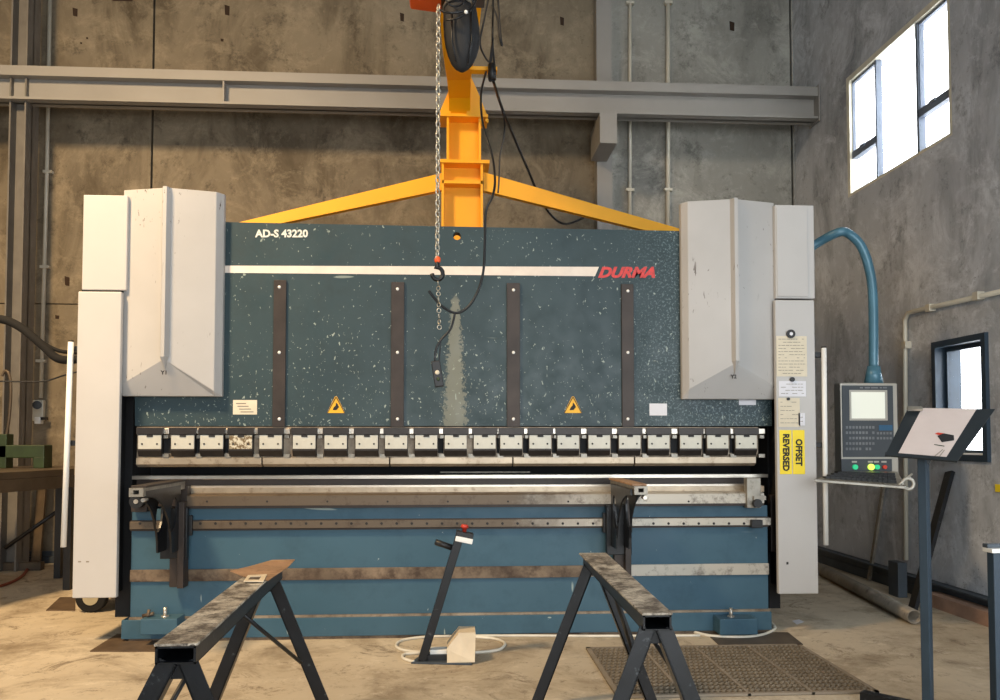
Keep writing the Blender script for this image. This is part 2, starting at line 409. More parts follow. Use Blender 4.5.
# back wall: precast panels with open joints over a dark backing
b = MB()
jx = [XL, W(152, 150, YW).x, W(604, 150, YW).x, W(792, 150, YW).x, XR+.02]
jz = [0, W(60, 304, YW).z, HZ]
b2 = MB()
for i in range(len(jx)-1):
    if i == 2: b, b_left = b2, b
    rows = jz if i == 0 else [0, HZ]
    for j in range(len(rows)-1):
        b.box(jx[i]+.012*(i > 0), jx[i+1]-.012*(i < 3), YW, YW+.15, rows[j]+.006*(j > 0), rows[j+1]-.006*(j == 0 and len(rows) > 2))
wb = struct(b_left.build('wall_back', 'wall_back')); b2.build('cool_lit_panels', 'wall_back_grey', wb)
MB().box(XL, XR+.3, YW+.1, YW+.3, 0, HZ).build('joint_backing', 'dark_gap', wb)
for (px, py, w, h) in [(75, 12, 5, 9), (227, 10, 5, 11), (402, 17, 4, 9), (562, 21, 4, 9), (732, 26, 5, 10), (67, 281, 5, 10), (122, 0, 22, 2), (57, 317, 4, 4), (87, 38, 2, 2), (81, 43, 2, 2), (222, 40, 3, 3)]:
    MB().pprism([(px-w/2, py-h/2), (px+w/2, py-h*.35), (px+w*.45, py+h/2), (px-w*.4, py+h*.4)], YW-.004, .01).build('recess_shade_plate', 'recess_shade', wb)  # flat plate with the hole's shade as its colour
# right wall with two openings, built of solid pieces round them
def wy(px): # Y of the right wall at pixel column
    return WX(px, 437, XR).y
hw = (WX(951, 70, XR).y, WX(847, 137, XR).y, WX(848, 198, XR).z, WX(848, 77, XR).z)   # y0,y1,z0,z1
lw = (WX(986, 400, XR-.03).y, WX(932, 400, XR-.03).y, WX(985, 462, XR).z, WX(933, 343, XR).z)
T = 0.22
def rect(x, y0, y1, z0, z1): return [(x, y0, z0), (x, y1, z0), (x, y1, z1), (x, y0, z1)]
wr = struct(MB().plate(rect(XR, YF, YW+.3, 0, HZ), [rect(XR, *hw), rect(XR, *lw)], (T, 0, 0)).build('wall_right', 'wall_right'))
# high window
y0, y1, z0, z1 = hw
win = struct(thing('window_1', (XR, (y0+y1)/2, z0), None, None))
fr = 0.055
MB().plate(rect(XR+.0, y0, y1, z0, z1), [rect(XR, y0+fr*.6, y1-fr, z0+fr*.5, z1-fr)], (.1, 0, 0)).build('window_frame', 'win_white', win)
ya, yb = WX(921, 100, XR+.05).y, WX(879, 110, XR+.05).y
bars = [(ya-.015, ya+.02, z0, z1), (yb-.012, yb+.012, z0, z1)]
for q in bars: MB().box(XR+.02, XR+.08, q[0], q[1], q[2]+.02, q[3]-.02).build('mullion', 'win_grey', win)
zt1 = WX(866, 148, XR+.05).z; zt2 = WX(935, 105, XR+.05).z; zt = (zt1+zt2)/2
for (qa, qb, zz) in ((y0+.03, ya, zt2), (yb, y1-.04, zt1)):
    MB().box(XR+.02, XR+.08, qa, qb, zz-.035, zz+.035).build('transom', 'win_grey', win)
    MB().plate(rect(XR+.03, qa, qb, zz, z1-.04), [rect(XR+.03, qa+.025, qb-.025, zz+.035, z1-.08)], (.03, 0, 0)).build('casement', 'win_grey', win)
    MB().box(XR+.005, XR+.03, (qa+qb)/2-.03, (qa+qb)/2+.05, zz+.01, zz+.035).build('window_handle', 'win_grey', win)
MB().box(XR+.05, XR+.056, y0+.02, y1-.02, z0+.02, z1-.02).build('window_pane', 'glass', win)
# low window
y0, y1, z0, z1 = lw
win = struct(thing('window_2', (XR, (y0+y1)/2, z0), None, None))
MB().plate(rect(XR-.03, y0, y1, z0, z1), [rect(XR-.03, y0+.05, y1-.05, z0+.05, z1-.05)], (.22, 0, 0)).build('window_frame', 'win_blue', win)
MB().plate(rect(XR+.05, y0+.05, y1-.05, z0+.05, z1-.05), [rect(XR+.05, y0+.085, y1-.085, z0+.085, z1-.085)], (.04, 0, 0)).build('sash', 'win_blue', win)
MB().box(XR+.07, XR+.076, y0+.07, y1-.07, z0+.07, z1-.07).build('window_pane', 'glass', win)
MB().box(XR+.0, XR+.05, y0+.06, y1-.06, z0+.05, z0+.062).build('window_sill', 'white', win)
# skirting steel on the right and back wall
b = MB().box(XR-.02, XR, 1.0, YW, .0, .17).box(XR-.09, XR, 1.0, YW, .155, .17).box(XR-.03, XR-.02, 1, YW, .07, .085)
struct(b.build('baseboard_right', 'skirt'))
struct(MB().box(XL, W(130, 555, YW).x, YW-.08, YW, 0, .07).box(XL, W(130, 555, YW).x, YW-.02, YW, .0, .12).build('baseboard_back', 'skirt'))
# steel columns at the back wall
def hcol(name, px0, px1, Y, z1, mat, label_part=None):
    x0 = W(px0, 200, Y).x; x1 = W(px1, 200, Y).x; d = .3
    b = MB().box(x0, x1, Y, Y+.018, 0, z1).box(x0, x1, Y+d-.018, Y+d, 0, z1).box((x0+x1)/2-.006, (x0+x1)/2+.006, Y, Y+d, 0, z1)
    return b
o = MB()
x0, x1 = W(7, 200, 8.3).x, W(24, 200, 8.3).x
o.box(x0, x0+.016, 8.3, 8.55, 0, HZ).box(x1-.016, x1, 8.3, 8.55, 0, HZ).box(x0, x1, 8.41, 8.425, 0, HZ)
struct(o.build('column_left', 'column_grey'))
o = MB().pbox(597, 612, -300, 600, 8.72, .17)
struct(o.build('column_right', 'beam'))
# overhead beam
Yb = 8.25
ztop = W(400, 75.5, Yb).z; zbot = W(400, 108, Yb).z
xe = W(818, 100, Yb).x
b = MB().box(-6.9, xe, Yb, Yb+.2, ztop-.10, ztop).box(-6.9, xe, Yb+.1, Yb+.13, zbot, ztop).box(-6.9, xe, Yb, Yb+.2, zbot, zbot+.025)
bm_ = thing('overhead_beam', (0, Yb+.18, zbot), 'long grey steel beam running across the back wall above the press', 'beam')
b.build('beam_body', 'beam', bm_)
xs = W(223, 90, Yb).x
MB().box(xs-.008, xs+.008, Yb+.01, Yb+.11, zbot+.02, ztop-.1).build('stiffener', 'beam', bm_)
MB().box(xe, xe+.012, Yb-.02, Yb+.22, zbot-.03, ztop+.02).build('end_plate', 'beam', bm_)
MB().box(W(821, 90, Yb).x, W(823, 90, Yb).x, Yb, Yb+.3, W(822, 108, Yb).z, W(822, 64, Yb).z).box(xe+.01, W(822, 90, Yb).x, Yb, Yb+.3, W(822, 108, Yb).z, W(822, 104, Yb).z).build('wall_bracket', 'skirt', bm_)
b = MB().pbox(600, 617, 113, 143, 8.15, .56)
tag(b.build('beam_bracket', 'beam'), 'short grey block bracket fixed under the overhead beam at the pale column', 'bracket')

# conduits and pipes
def conduit(name, pts, r, mat, label, cat, clips=(), Yc=YW-.03, group=None):
    t = thing(name, W(pts[-1][0], pts[-1][1], Yc), label, cat, group)
    MB().tube([W(x, y, Yc) for x, y in pts], r, 8).build('pipe', mat, t)
    for (x, y) in clips:
        p = W(x, y, Yc); MB().box(p.x-.045, p.x+.045, Yc-r-.004, Yc+.03, p.z-.015, p.z+.015).build('pipe_clip', mat, t)
    return t
conduit('conduit', [(51, -60), (47, 170), (41, 398)], .021, 'conduit', 'pale vertical conduit on the back wall left of the press, ending at a socket', 'pipe', [(48, 172), (45, 267), (41, 361)])
conduit('conduit', [(630, -60), (630, 250)], .02, 'conduit', 'thin pale vertical conduit just right of the pale column', 'pipe', [(630, 3), (630, 190)])
conduit('conduit', [(668, -60), (668, 250)], .026, 'conduit', 'thicker pale vertical conduit on the back wall above the right press cover', 'pipe', [(668, 3), (668, 190)])
t = thing('conduit', WX(905, 440, XR-.03), 'bent pale conduit running along the right wall above the small window', 'pipe')
pts = [WX(906, 560, XR-.03), WX(905, 330, XR-.03), WX(905, 320, XR-.03), WX(908, 313, XR-.03), WX(915, 311, XR-.03), WX(1030, 285, XR-.03)]
MB().tube(pts, .02, 8).build('pipe', 'conduit', t)
for (x, y) in ((930, 308), (978, 296), (906, 345), (906, 420)):
    p = WX(x, y, XR-.03); MB().box(XR-.055, XR, p.y-.03, p.y+.03, p.z-.03, p.z+.03).build('pipe_clip', 'conduit', t)
t = thing('wall_socket', W(38, 408, YW), 'pale round outlet cluster with plug on the back wall below the left conduit', 'socket')
MB().pbox(32, 43, 400, 421, YW-.06, .06).build('socket_box', 'conduit', t, .01)
MB().tube([W(37, 405, YW-.06), W(37, 405, YW-.1)], .045, 14).build('socket_face', 'black', t)
MB().pbox(34, 40, 417, 424, YW-.12, .08).build('plug', 'white', t, .008)
MB().pbox(39, 46, 417, 420, YW-.11, .05).build('socket_lid', 'black', t)

# ------------------------------------------------------------------ press brake
YR, YB = 5.50, 5.44
PB = thing('press_brake', (0, 6.0, 0), 'large blue press brake with pale grey end covers filling the middle of the workshop', 'press brake')
# ram plate
hole = circ(457, 236, .028, YR)
outer = [W(135, 426, YR), W(772, 426, YR), W(772, 234, YR), W(682, 231, YR), W(222, 222, YR), W(133, 221, YR)]
outer = [Vector((p.x, YR, p.z)) for p in outer]
ram = MB().plate(outer, [hole], (0, .09, 0)).build('ram', 'ram', PB)
MB().add([W(222, 265.6, YR-.003), W(222, 272.8, YR-.003), W(595, 276.2, YR-.003), W(599, 266.8, YR-.003)], [(0, 1, 2, 3)]).build('stripe', 'stripe', ram)
text('model_lettering', 'AD-S 43220', (255, 308, 229.5, 237.5), YR-.001, 'whitetext', ram, bold=.035)
text('brand_lettering', 'DURMA', (598, 655, 266.8, 278), YR-.001, 'redtext', ram, bold=.05, shear=.35)
for (xa, xb, ya) in ((273, 285.5, 280), (391, 404, 282), (507, 520, 283), (622, 634, 284)):
    st = MB().pbox(xa, xb, ya, 427, YR-.018, .018).build('guide_strip', 'darkbrown', PB, .002)
    xm = (xa+xb)/2
    for yy in (ya+7, 352.5, 419):
        p = W(xm, yy, YR-.018); MB().ball(p, .011, 1, .6, 1).build('bolt', 'white', st)
def sticker(name, rect, Y, mat, parent, pad=None):
    return MB().pbox(*rect, Y-.002, .002).build(name, mat, parent)
s1 = sticker('data_sticker', (233, 257, 400, 414.5), YR, 'paper_cream', ram)
b = MB()
for i in range(4): b.pbox(236+i*1.5, 246+i*2.5, 403+i*2.8, 403.8+i*2.8, YR-.004, .002)
b.build('print', 'ink', s1)
sticker('data_sticker', (649.5, 667, 403.5, 415.5), YR, 'paper', ram)
sticker('data_sticker', (739, 756, 399, 405), YR, 'paper', ram)
for cx in (336, 573):
    MB().pprism([(cx-9, 413), (cx+9, 413), (cx+1, 396.5), (cx-1, 396.5)], YR-.003, .003).build('warning_sign', 'warn_yellow', ram)
    b = MB().pprism([(cx-8.9, 413), (cx-8.3, 413), (cx, 397.6), (cx-.5, 396.9)], YR-.005, .002).pprism([(cx+8.9, 413), (cx+8.3, 413), (cx, 397.6), (cx+.5, 396.9)], YR-.005, .002)
    b.pprism([(cx-3.4, 410), (cx+.5, 410), (cx+3, 407), (cx+1.5, 404), (cx, 402.5), (cx-.3, 405.5), (cx-2, 407)], YR-.005, .002)
    b.build('warning_symbol', 'inkdark', ram)
# ram body behind plate (a folded box so it has real depth)
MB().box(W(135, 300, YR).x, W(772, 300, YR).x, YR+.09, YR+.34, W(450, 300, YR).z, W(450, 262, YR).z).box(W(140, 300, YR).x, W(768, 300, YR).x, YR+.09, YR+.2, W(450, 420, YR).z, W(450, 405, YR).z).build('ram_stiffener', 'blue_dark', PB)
# clamp back bar and clamps
MB().pbox(137, 758, 427, 457, YR+.0, .09).build('clamp_bar', 'rail_rust', PB)
cxs = [149.5, 182.5, 211.5, 240.5, 270.5, 304, 335.5, 366.5, 396, 426, 455.5, 484.5, 511, 540, 568, 599, 629.5, 658.5, 690.5, 717.5, 746]
Yc = YR-.055
def make_clamp(cx):
    c0 = W(cx, 442, Yc)
    root = MB().pbox(cx-13.5, cx+13.5, 427.5, 434.5, Yc-.01, .065)
    w0 = W(cx-12, 442, Yc).x; w1 = W(cx+12, 442, Yc).x
    za = W(cx, 434, Yc).z; zb = W(cx, 449, Yc).z; zc = W(cx, 456.5, Yc).z
    root.box(w0, w1, Yc+.008, Yc+.055, zb, za)
    root.prism([(w0, Yc-.004, zb), (w0, Yc-.004, zb-.012), (w0, Yc+.02, zc), (w0, Yc+.055, zc), (w0, Yc+.055, zb)], (w1-w0, 0, 0))
    e = root.build('clamp', 'clamp_body', PB, .002)
    MB().pbox(cx-11.5, cx+11.5, 435, 449, Yc-.004, .012).build('clamp_face', 'clamp_plate', e, .0015)
    MB().pbox(cx-3, cx+3.2, 435, 437, Yc-.008, .006).build('slot', 'inkdark', e)
    for s in (-7.5, 7.5):
        p = W(cx+s, 444, Yc-.004); MB().tube([p, p+Vector((0, -.003, 0))], .0065, 8).build('screw', 'inkdark', e)
    return e
cl0 = make_clamp(cxs[0])
ref = W(cxs[0], 442, Yc)
for i, cx in enumerate(cxs[1:]):
    p = W(cx, 442, Yc)
    c = cl0.copy(); COL.objects.link(c); c.location = cl0.location+Vector((p.x-ref.x, 0, 0))
    for ch in cl0.children:
        d = ch.copy(); COL.objects.link(d); d.parent = c
        if i == 2 and ch.name.startswith('clamp_face'):
            d.data = ch.data.copy(); d.data.materials[0] = M['clamp_stained']
# wedges between clamps, dark pockets
for i in range(len(cxs)):
    xa = cxs[i]+16
    MB().pbox(xa-3.2, xa+3.2, 428.5, 434, Yc+.01, .05).build('adjusting_screw', 'steel_bright', PB, .003)
    MB().pbox(xa-2.2, xa+2.4, 435, 438.5, Yc+.02, .04).build('adjusting_screw', 'steel', PB, .002)
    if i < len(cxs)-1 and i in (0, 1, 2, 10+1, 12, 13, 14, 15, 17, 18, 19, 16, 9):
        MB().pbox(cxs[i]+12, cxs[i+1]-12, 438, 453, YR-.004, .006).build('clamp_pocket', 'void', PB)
    MB().pbox(xa-3, xa+3, 454, 457.5, Yc+.02, .04).build('wedge', 'steel', PB)
for (xa, xb) in ((136, 261.3), (262.7, 389), (390.3, 512.3), (513.6, 634), (635.3, 756)):
    b = MB(); x0, x1 = W(xa, 460, YR-.03).x, W(xb, 460, YR-.03).x
    zt, zb_, zm = W(450, 457.3, YR-.03).z, W(450, 466.5, YR-.03).z, W(450, 463.8, YR-.03).z
    b.prism([(x0, YR-.03, zt), (x0, YR-.03, zm), (x0, YR+.0, zb_), (x0, YR+.02, zb_), (x0, YR+.02, zt)], (x1-x0, 0, 0))
    b.build('punch', 'punch', PB, .0015)
# lower beam: table, dies, bed
x0, x1 = W(131, 560, YB).x, W(768, 560, YB).x
zz = lambda py, Y=YB: W(450, py, Y).z
bed = MB().box(x0, x1, YB, YB+.12, zz(615), zz(507)).build('bed', 'bed', PB, .003)
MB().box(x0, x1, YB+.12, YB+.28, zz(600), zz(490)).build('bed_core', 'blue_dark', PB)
xq0, xq1 = W(133, 480, 5.58).x, W(767, 480, 5.58).x
MB().box(xq0, xq1, 5.56, 5.66, zz(478.5, 5.56), zz(475, 5.56)).build('die', 'steel_bright', PB, .001)
MB().box(xq0+.02, xq1-.05, 5.59, 5.68, zz(485.5, 5.59), zz(478, 5.59)).build('die_holder', 'darkbrown', PB)
MB().box(xq0+.1, xq1-.15, 5.53, 5.66, zz(487, 5.53), zz(485, 5.53)).build('die_rail', 'steel_bright', PB)
MB().box(xq0+.05, xq1-.05, 5.51, 5.68, zz(493, 5.51), zz(487, 5.51)).build('table_step', 'punch', PB)
tr = MB(); xt0, xt1 = W(187, 499, 5.39).x, W(764, 499, 5.39).x
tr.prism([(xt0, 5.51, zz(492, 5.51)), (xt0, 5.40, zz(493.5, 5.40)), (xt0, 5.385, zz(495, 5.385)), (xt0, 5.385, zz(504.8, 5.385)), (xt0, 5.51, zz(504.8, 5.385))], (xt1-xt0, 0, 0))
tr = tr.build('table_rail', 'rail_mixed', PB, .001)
for i in range(10):
    p = W(207+i*60.2, 501.5, 5.385); MB().tube([p+Vector((0, .001, 0)), p-Vector((0, .003, 0))], .007, 8).build('screw', 'inkdark', tr)
MB().box(x0, W(187, 499, 5.42).x, 5.43, 5.5, zz(504.8, 5.43), zz(485, 5.43)).build('table_end', 'darkbrown', PB)
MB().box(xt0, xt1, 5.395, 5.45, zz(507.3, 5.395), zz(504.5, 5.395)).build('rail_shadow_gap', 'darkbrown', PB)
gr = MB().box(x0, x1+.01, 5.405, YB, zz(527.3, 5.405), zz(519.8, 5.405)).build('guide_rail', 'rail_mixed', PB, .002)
for i in range(42):
    px = 140+i*15.1
    if 168 < px < 200 or 612 < px < 645: continue
    p = W(px, 523.5, 5.405); MB().tube([p+Vector((0, .001, 0)), p-Vector((0, .003, 0))], .009, 8).build('rail_hole', 'inkdark', gr)
MB().box(x0, x1, 5.42, YB, zz(519.6, 5.42), zz(518.6, 5.42)).build('rail_edge', 'darkbrown', PB)
MB().box(x0, x1, 5.42, YB, zz(529, 5.42), zz(527.6, 5.42)).build('rail_edge', 'darkbrown', PB)
fb = MB().box(x0, W(590, 570, 5.425).x, 5.425, YB, zz(578.6, 5.425), zz(567, 5.425)).build('flat_bar', 'rust_bar', PB, .002)
fb = MB().box(W(590, 570, 5.425).x, x1, 5.425, YB, zz(578, 5.425), zz(566.5, 5.425)).build('flat_bar', 'rail_mixed', PB, .002)  # paler than the left half, partly light put into the colour
MB().box(x0, x1, YB-.02, YB, zz(616.5, YB-.02), zz(613.5, YB-.02)).build('ledge', 'rail_rust', PB)
zft = zz(616, YB-.03)
MB().box(W(123, 625, YB).x, x1+.01, YB-.03, YB+.16, 0.02, zft).build('base_flange', 'bed', PB, .004)
MB().box(W(130, 625, YB).x, x1, YB-.02, YB+.14, 0.0, 0.022).build('base_shim', 'rust_bar', PB)
for (xa, xb, sx) in ((140, 177, 165), (720, 758, 731)):
    f = MB().pbox(xa, xb, 619, 635, YB-.17, .15).build('levelling_foot', 'bed', PB, .006)
    q = W(sx, 619, YB-.1)
    MB().tube([q, q+Vector((0, 0, .075))], .012, 10).tube([q, q+Vector((0, 0, .022))], .026, 6).build('levelling_bolt', 'steel_bright', f)
q = W(149, 616, YB-.1)
MB().tube([q-Vector((.04, 0, 0)), q+Vector((.03, 0, .015))], .012, 6).tube([q-Vector((.0, .02, 0)), q+Vector((.0, 0, .04))], .01, 6).build('clamp_nut', 'rust_bar', PB)
# side frames and dark interior
for (pa, pb_) in ((117, 132), (768, 779)):
    xa, xb = W(pa, 500, 5.62).x, W(pb_, 500, 5.62).x
    MB().box(xa, xb, 5.62, 7.0, .12, 2.35).build('side_frame', 'void', PB)
for (pa, pb_) in ((131, 134), (771, 777)):
    MB().pbox(pa, pb_, 495, 552, 5.5, .06).build('guard_post', 'darkbrown', PB, .004)
MB().box(W(134, 470, 6.1).x-.4, W(768, 470, 6.1).x+.4, 6.5, 6.56, .3, 2.3).build('rear_panel', 'void', PB)
MB().box(W(134, 470, 6.1).x, W(768, 470, 6.1).x, 5.95, 6.15, zz(477, 5.95), zz(466, 5.95)).build('back_gauge', 'void', PB)
MB().pbox(440, 530, 471.6, 472.8, 5.9, .04).build('gauge_rod', 'steel', PB)
# end brackets at the table
for (xa, xb) in ((747, 761),):
    e = MB().pbox(xa, xb, 478, 508, 5.36, .06).build('end_bracket', 'steel', PB, .003)
    p = W(756, 503, 5.36); MB().tube([p, p-Vector((0, .04, 0))], .03, 12).build('knob', 'black', e)
    MB().pbox(754, 766, 496, 500, 5.34, .03).build('lever', 'steel', e)
e = MB().pbox(131, 147, 488, 512, 5.38, .05).build('end_bracket', 'darkbrown', PB, .003)
p = W(139, 501, 5.37); MB().tube([p, p-Vector((0, .05, 0))], .045, 14).build('knob', 'black', e)
MB().tube([p-Vector((0, .05, 0)), p-Vector((0, .055, 0))], .015, 10).build('knob_centre', 'steel_bright', e)
for (pa, pb_) in ((752, 763),):
    MB().pbox(pa, pb_, 520, 528, 5.37, .04).build('rail_stop', 'black', PB, .004)
# sheet support arms
def support(X0, zbot, topmat, flip):
    zt_ = W(450, 484, 5.0).z
    a = MB().box(X0-.085, X0+.085, 5.33, 5.375, W(450, 556, 5.35).z, W(450, 506, 5.35).z).build('sheet_support', 'black_worn', PB, .004)
    MB().box(X0-.10, X0+.10, 5.375, 5.405, W(450, 534, 5.37).z, W(450, 514, 5.37).z).build('rail_carriage', 'black', a, .004)
    MB().box(X0-.03, X0+.075, 5.35, 5.40, zbot, W(450, 540, 5.35).z).box(X0+.035, X0+.075, 5.30, 5.35, zbot, W(450, 500, 5.35).z).build('down_plate', 'darkbrown', a, .003)
    zl = W(450, 548, 5.3).z
    for s in (-.055, .03):      # two side webs with a curved lower edge
        pts = [(X0+s, 5.33, zt_-.02), (X0+s, 4.74, zt_-.02), (X0+s, 4.74, zt_-.055)]
        for k in range(9):
            t = k/8; pts.append((X0+s, 4.80+.38*math.sin(t*math.pi/2)**1.0, zt_-.06-(zt_-.06-zl)*(1-math.cos(t*math.pi/2))))
        pts += [(X0+s, 5.33, zl)]
        hole = []
        for k in range(14):
            w = 2*math.pi*k/14; hole.append((X0+s, 5.2+.06*math.cos(w)+.03*math.sin(w), (zt_+zl)/2+.02+.11*math.sin(w)))
        MB().plate([Vector(p) for p in pts], [[Vector(p) for p in hole]], (.012, 0, 0)).build('web', 'black_worn', a)
    b = MB()
    b.plate([(X0-.04, 4.70, zt_-.05), (X0+.04, 4.70, zt_-.05), (X0+.04, 4.70, zt_), (X0-.04, 4.70, zt_)],
            [[(X0-.016, 4.70, zt_-.036), (X0+.016, 4.70, zt_-.036), (X0+.016, 4.70, zt_-.012), (X0-.016, 4.70, zt_-.012)]], (0, .72, 0))
    b.build('top_rail', 'steel', a)
    MB().box(X0-.045, X0+.045, 4.74, 5.45, zt_, zt_+.012).build('wear_strip', topmat, a, .002)
    MB().tube([(X0+.03, 4.78, zt_-.07), (X0+.03, 4.72, zt_-.07)], .012, 8).build('clamp_bolt', 'steel_bright', a)
    return a
support(-1.80, W(190, 587, 5.35).z, 'darkbrown', 0)
support(1.12, W(630, 580, 5.35).z, 'rustyplate', 1)

# front covers
def cover(pts, name='cylinder_cover'):
    # pts: dict of pixel x positions at top (t) and bottom (b)
    L, R, ridge0, ridge1, yt, yl, yb, yapex, ysideL, ysideR, cham = pts
    Yo, Yr, Yk = 5.40, 5.325, 5.29
    def P(px, py, Y): return W(px, py, Y)
    xs = {}
    g = lambda px, Y: W(px, 300, Y).x
    z_ = lambda py, Y: W((L+R)/2, py, Y).z
    xl, xr = g(L, Yo), g(R, Yo); ra, rb = g(ridge0, Yr), g(ridge1, Yr)
    rc, rd = ra+.012, rb-.012
    zt = z_(yt, Yo); zb = z_(yb, Yo)
    xm = (ra+rb)/2; Yb2 = Yo+.03
    if cham > 0: xc = g(R-cham, Yo); prof = [(xl, Yo), (xm, Yr), (xc, Yo), (xr, Yo+.05)]; zlow = [z_(ysideL, Yo), z_(yapex, Yr), z_(ysideR, Yo), z_(yb-1, Yo)]
    else: xc = g(L-cham, Yo); prof = [(xl, Yo+.05), (xc, Yo), (xm, Yr), (xr, Yo)]; zlow = [z_(yb-1, Yo), z_(ysideL, Yo), z_(yapex, Yr), z_(ysideR, Yo)]
    n = len(prof); yback = 5.49
    top = [Vector((x, y, zt)) for x, y in prof]
    mid = [Vector((x, y, z)) for (x, y), z in zip(prof, zlow)]
    bot = [Vector((x, max(y, Yb2), zb)) for i, (x, y) in enumerate(prof)]
    tb = [Vector((top[0].x, yback, zt)), Vector((top[-1].x, yback, zt))]
    bb = [Vector((top[0].x, yback, zb)), Vector((top[-1].x, yback, zb))]
    vs = top+mid+bot+tb+bb; fs = []
    for i in range(n-1):
        fs.append((i, n+i, n+i+1, i+1)); fs.append((n+i, 2*n+i, 2*n+i+1, n+i+1))
    T0, T1, B0, B1 = 3*n, 3*n+1, 3*n+2, 3*n+3
    fs.append(tuple([T0]+list(range(0, n))+[T1])[::1])
    fs.append(tuple([B0]+list(range(2*n, 3*n))+[B1])[::-1])
    fs += [(T0, B0, 2*n, n, 0), (T1, n-1, 2*n-1, 3*n-1, B1), (T0, T1, B1, B0)]
    c = MB().add(vs, fs).build(name, 'cover2', PB, .004)
    za_, zt2_ = z_(yapex-2, Yr), z_(yapex+11, Yr)
    q = [(ra, Yr+.012), (xm-.012, Yk), (xm+.012, Yk), (rb, Yr+.012)]
    rv = [Vector((x, y, zt-.002)) for x, y in q]+[Vector((x, y, za_)) for x, y in q]+[Vector((xm, Yr+.022, zt2_))]
    MB().add(rv, [(0, 4, 5, 1), (1, 5, 6, 2), (2, 6, 7, 3), (0, 3, 7, 4), (3, 2, 1, 0), (4, 8, 5), (5, 8, 6), (6, 8, 7), (7, 8, 4)]).build('ridge_rib', 'cover2', c)
    return c
c1 = cover((122, 221, 160, 170, 191, 384, 396, 359, 385, 391, 6))
c2 = cover((683.5, 775, 731, 739.5, 202, 388, 399, 363, 389, 387, -5))
text('axis_lettering', 'Y1', (160.5, 166.5, 370.5, 374.5), 5.338, 'inkdark', c1, bold=.03)
text('axis_lettering', 'Y2', (730.5, 736.5, 374.5, 378.5), 5.338, 'inkdark', c2, bold=.03)
# side cabinets
Ys = 5.34
u1 = MB().pbox(82.5, 127, 195, 290, Ys+.02, .9).build('side_cabinet', 'cover', PB, .006)
u2 = MB().pbox(775.5, 814.5, 205, 298.5, Ys+.02, .9).build('side_cabinet', 'cover', PB, .006)
MB().pbox(777, 808, 207, 296.5, Ys+.012, .012).build('cabinet_panel', 'cover', u2, .003)
d1 = MB().pbox(75, 118.8, 291.5, 598, Ys, .04).build('side_door', 'cover', PB, .006)
for (xa, xb) in ((78, 110), (783, 814)):
    x0_, x1_ = W(xa, 450, 5.38).x, W(xb, 450, 5.38).x
    MB().box(x0_, x1_, 5.38, 6.25, .3, W(450, 300, 5.38).z).build('cabinet_body', 'void', PB)
d2 = MB().pbox(777, 816.5, 300, 594, Ys, .04).build('side_door', 'cover', PB, .006)
MB().pbox(82, 122, 289.6, 292, Ys+.03, .8).build('door_gap', 'void', PB)
MB().pbox(786.5, 788.5, 562, 564.5, Ys-.002, .003).build('latch_hole', 'inkdark', d2)
for (px, py) in ((78, 561), (86, 561)):
    MB().pbox(px, px+3, py, py+1.4, Ys-.001, .002).build('scuff', 'ink', d1)
# yellow labels
for (xa, xb, s, ra) in ((779.8, 791.8, 'REVERSED', (782.8, 789.5, 434, 471)), (792.8, 804.8, 'OFFSET', (795.6, 802.4, 439, 466))):
    l = MB().pbox(xa, xb, 430, 474.2, Ys-.003, .003).build('yellow_label', 'sticker_yellow', PB)
    text('lettering', s, ra, Ys-.004, 'inkdark', l, rot=True, bold=.04)
# papers on right door: things held by magnets
def notice(rect, mat, label, rows, tables=False):
    x0_, x1_, y0_, y1_ = rect
    t = MB().pbox(*rect, Ys-.004, .0015).build('paper_notice', mat); tag(t, label, 'paper', 'papers on the right side door')
    b = MB(); n = 0
    for i in range(rows):
        yy = y0_+ (i+1)*(y1_-y0_)/(rows+1)
        xa = x0_+2
        while xa < x1_-3:
            w = random.uniform(1.5, 5); xb = min(xa+w, x1_-2)
            if random.random() < .8: b.pbox(xa, xb, yy-.25, yy+.25, Ys-.006, .0015); n += 1
            xa = xb+.8
    if n: b.build('print', 'ink', t)
    return t
notice((776.5, 807, 336, 376.5), 'paper_cream', 'large cream printed sheet, topmost on the right side door', 12)
notice((779, 806, 381, 396.5), 'paper', 'white handwritten sheet below the large cream sheet on the right door', 4)
notice((778.5, 800, 398, 427), 'paper_cream', 'narrow cream sheet just above the yellow labels on the right door', 6)
notice((798.5, 805, 413, 425.5), 'paper', 'tiny white slip overlapping the right edge of the narrow cream sheet', 2)
for (px, py, r, l) in ((790.5, 334, .03, 'black ring magnet with pale centre at the top of the cream sheet'), (792, 379.5, .016, 'black magnet holding the handwritten sheet below the cream sheet'), (788, 399, .01, 'tiny black magnet at the top of the narrow cream sheet')):
    p = W(px, py, Ys-.006)
    t = MB().tube([p, p-Vector((0, .012, 0))], r, 16).build('magnet', 'black'); tag(t, l, 'magnet', 'magnets on the right side door')
    if r > .025: MB().tube([p-Vector((0, .012, 0)), p-Vector((0, .014, 0))], .012, 12).build('magnet_centre', 'paper', t)
# light guards
for (pts, brk, sgn) in (([(71, 342), (63.5, 547)], ((71, 349), (69, 443)), 1), ([(823.8, 348), (825.8, 545)], ((820, 355), (821, 445)), -1)):
    g = MB().tube([W(*pts[0], 5.37), W(*pts[1], 5.37)], .018, 10).build('light_guard', 'white', PB)
    for (px, py) in brk:
        p = W(px, py, 5.40); ex = W(80 if sgn > 0 else 813, py, 5.40).x; rx = W(*pts[0], 5.37).lerp(W(*pts[1], 5.37), (py-345)/200).x
        MB().box(min(rx, ex), max(rx, ex), 5.382, 5.42, p.z-.018, p.z+.018).build('guard_bracket', 'black', g, .003)
    p = W(*pts[0], 5.37); MB().tube([p, p+Vector((0, 0, .01))], .017, 10).build('guard_cap', 'black', g)
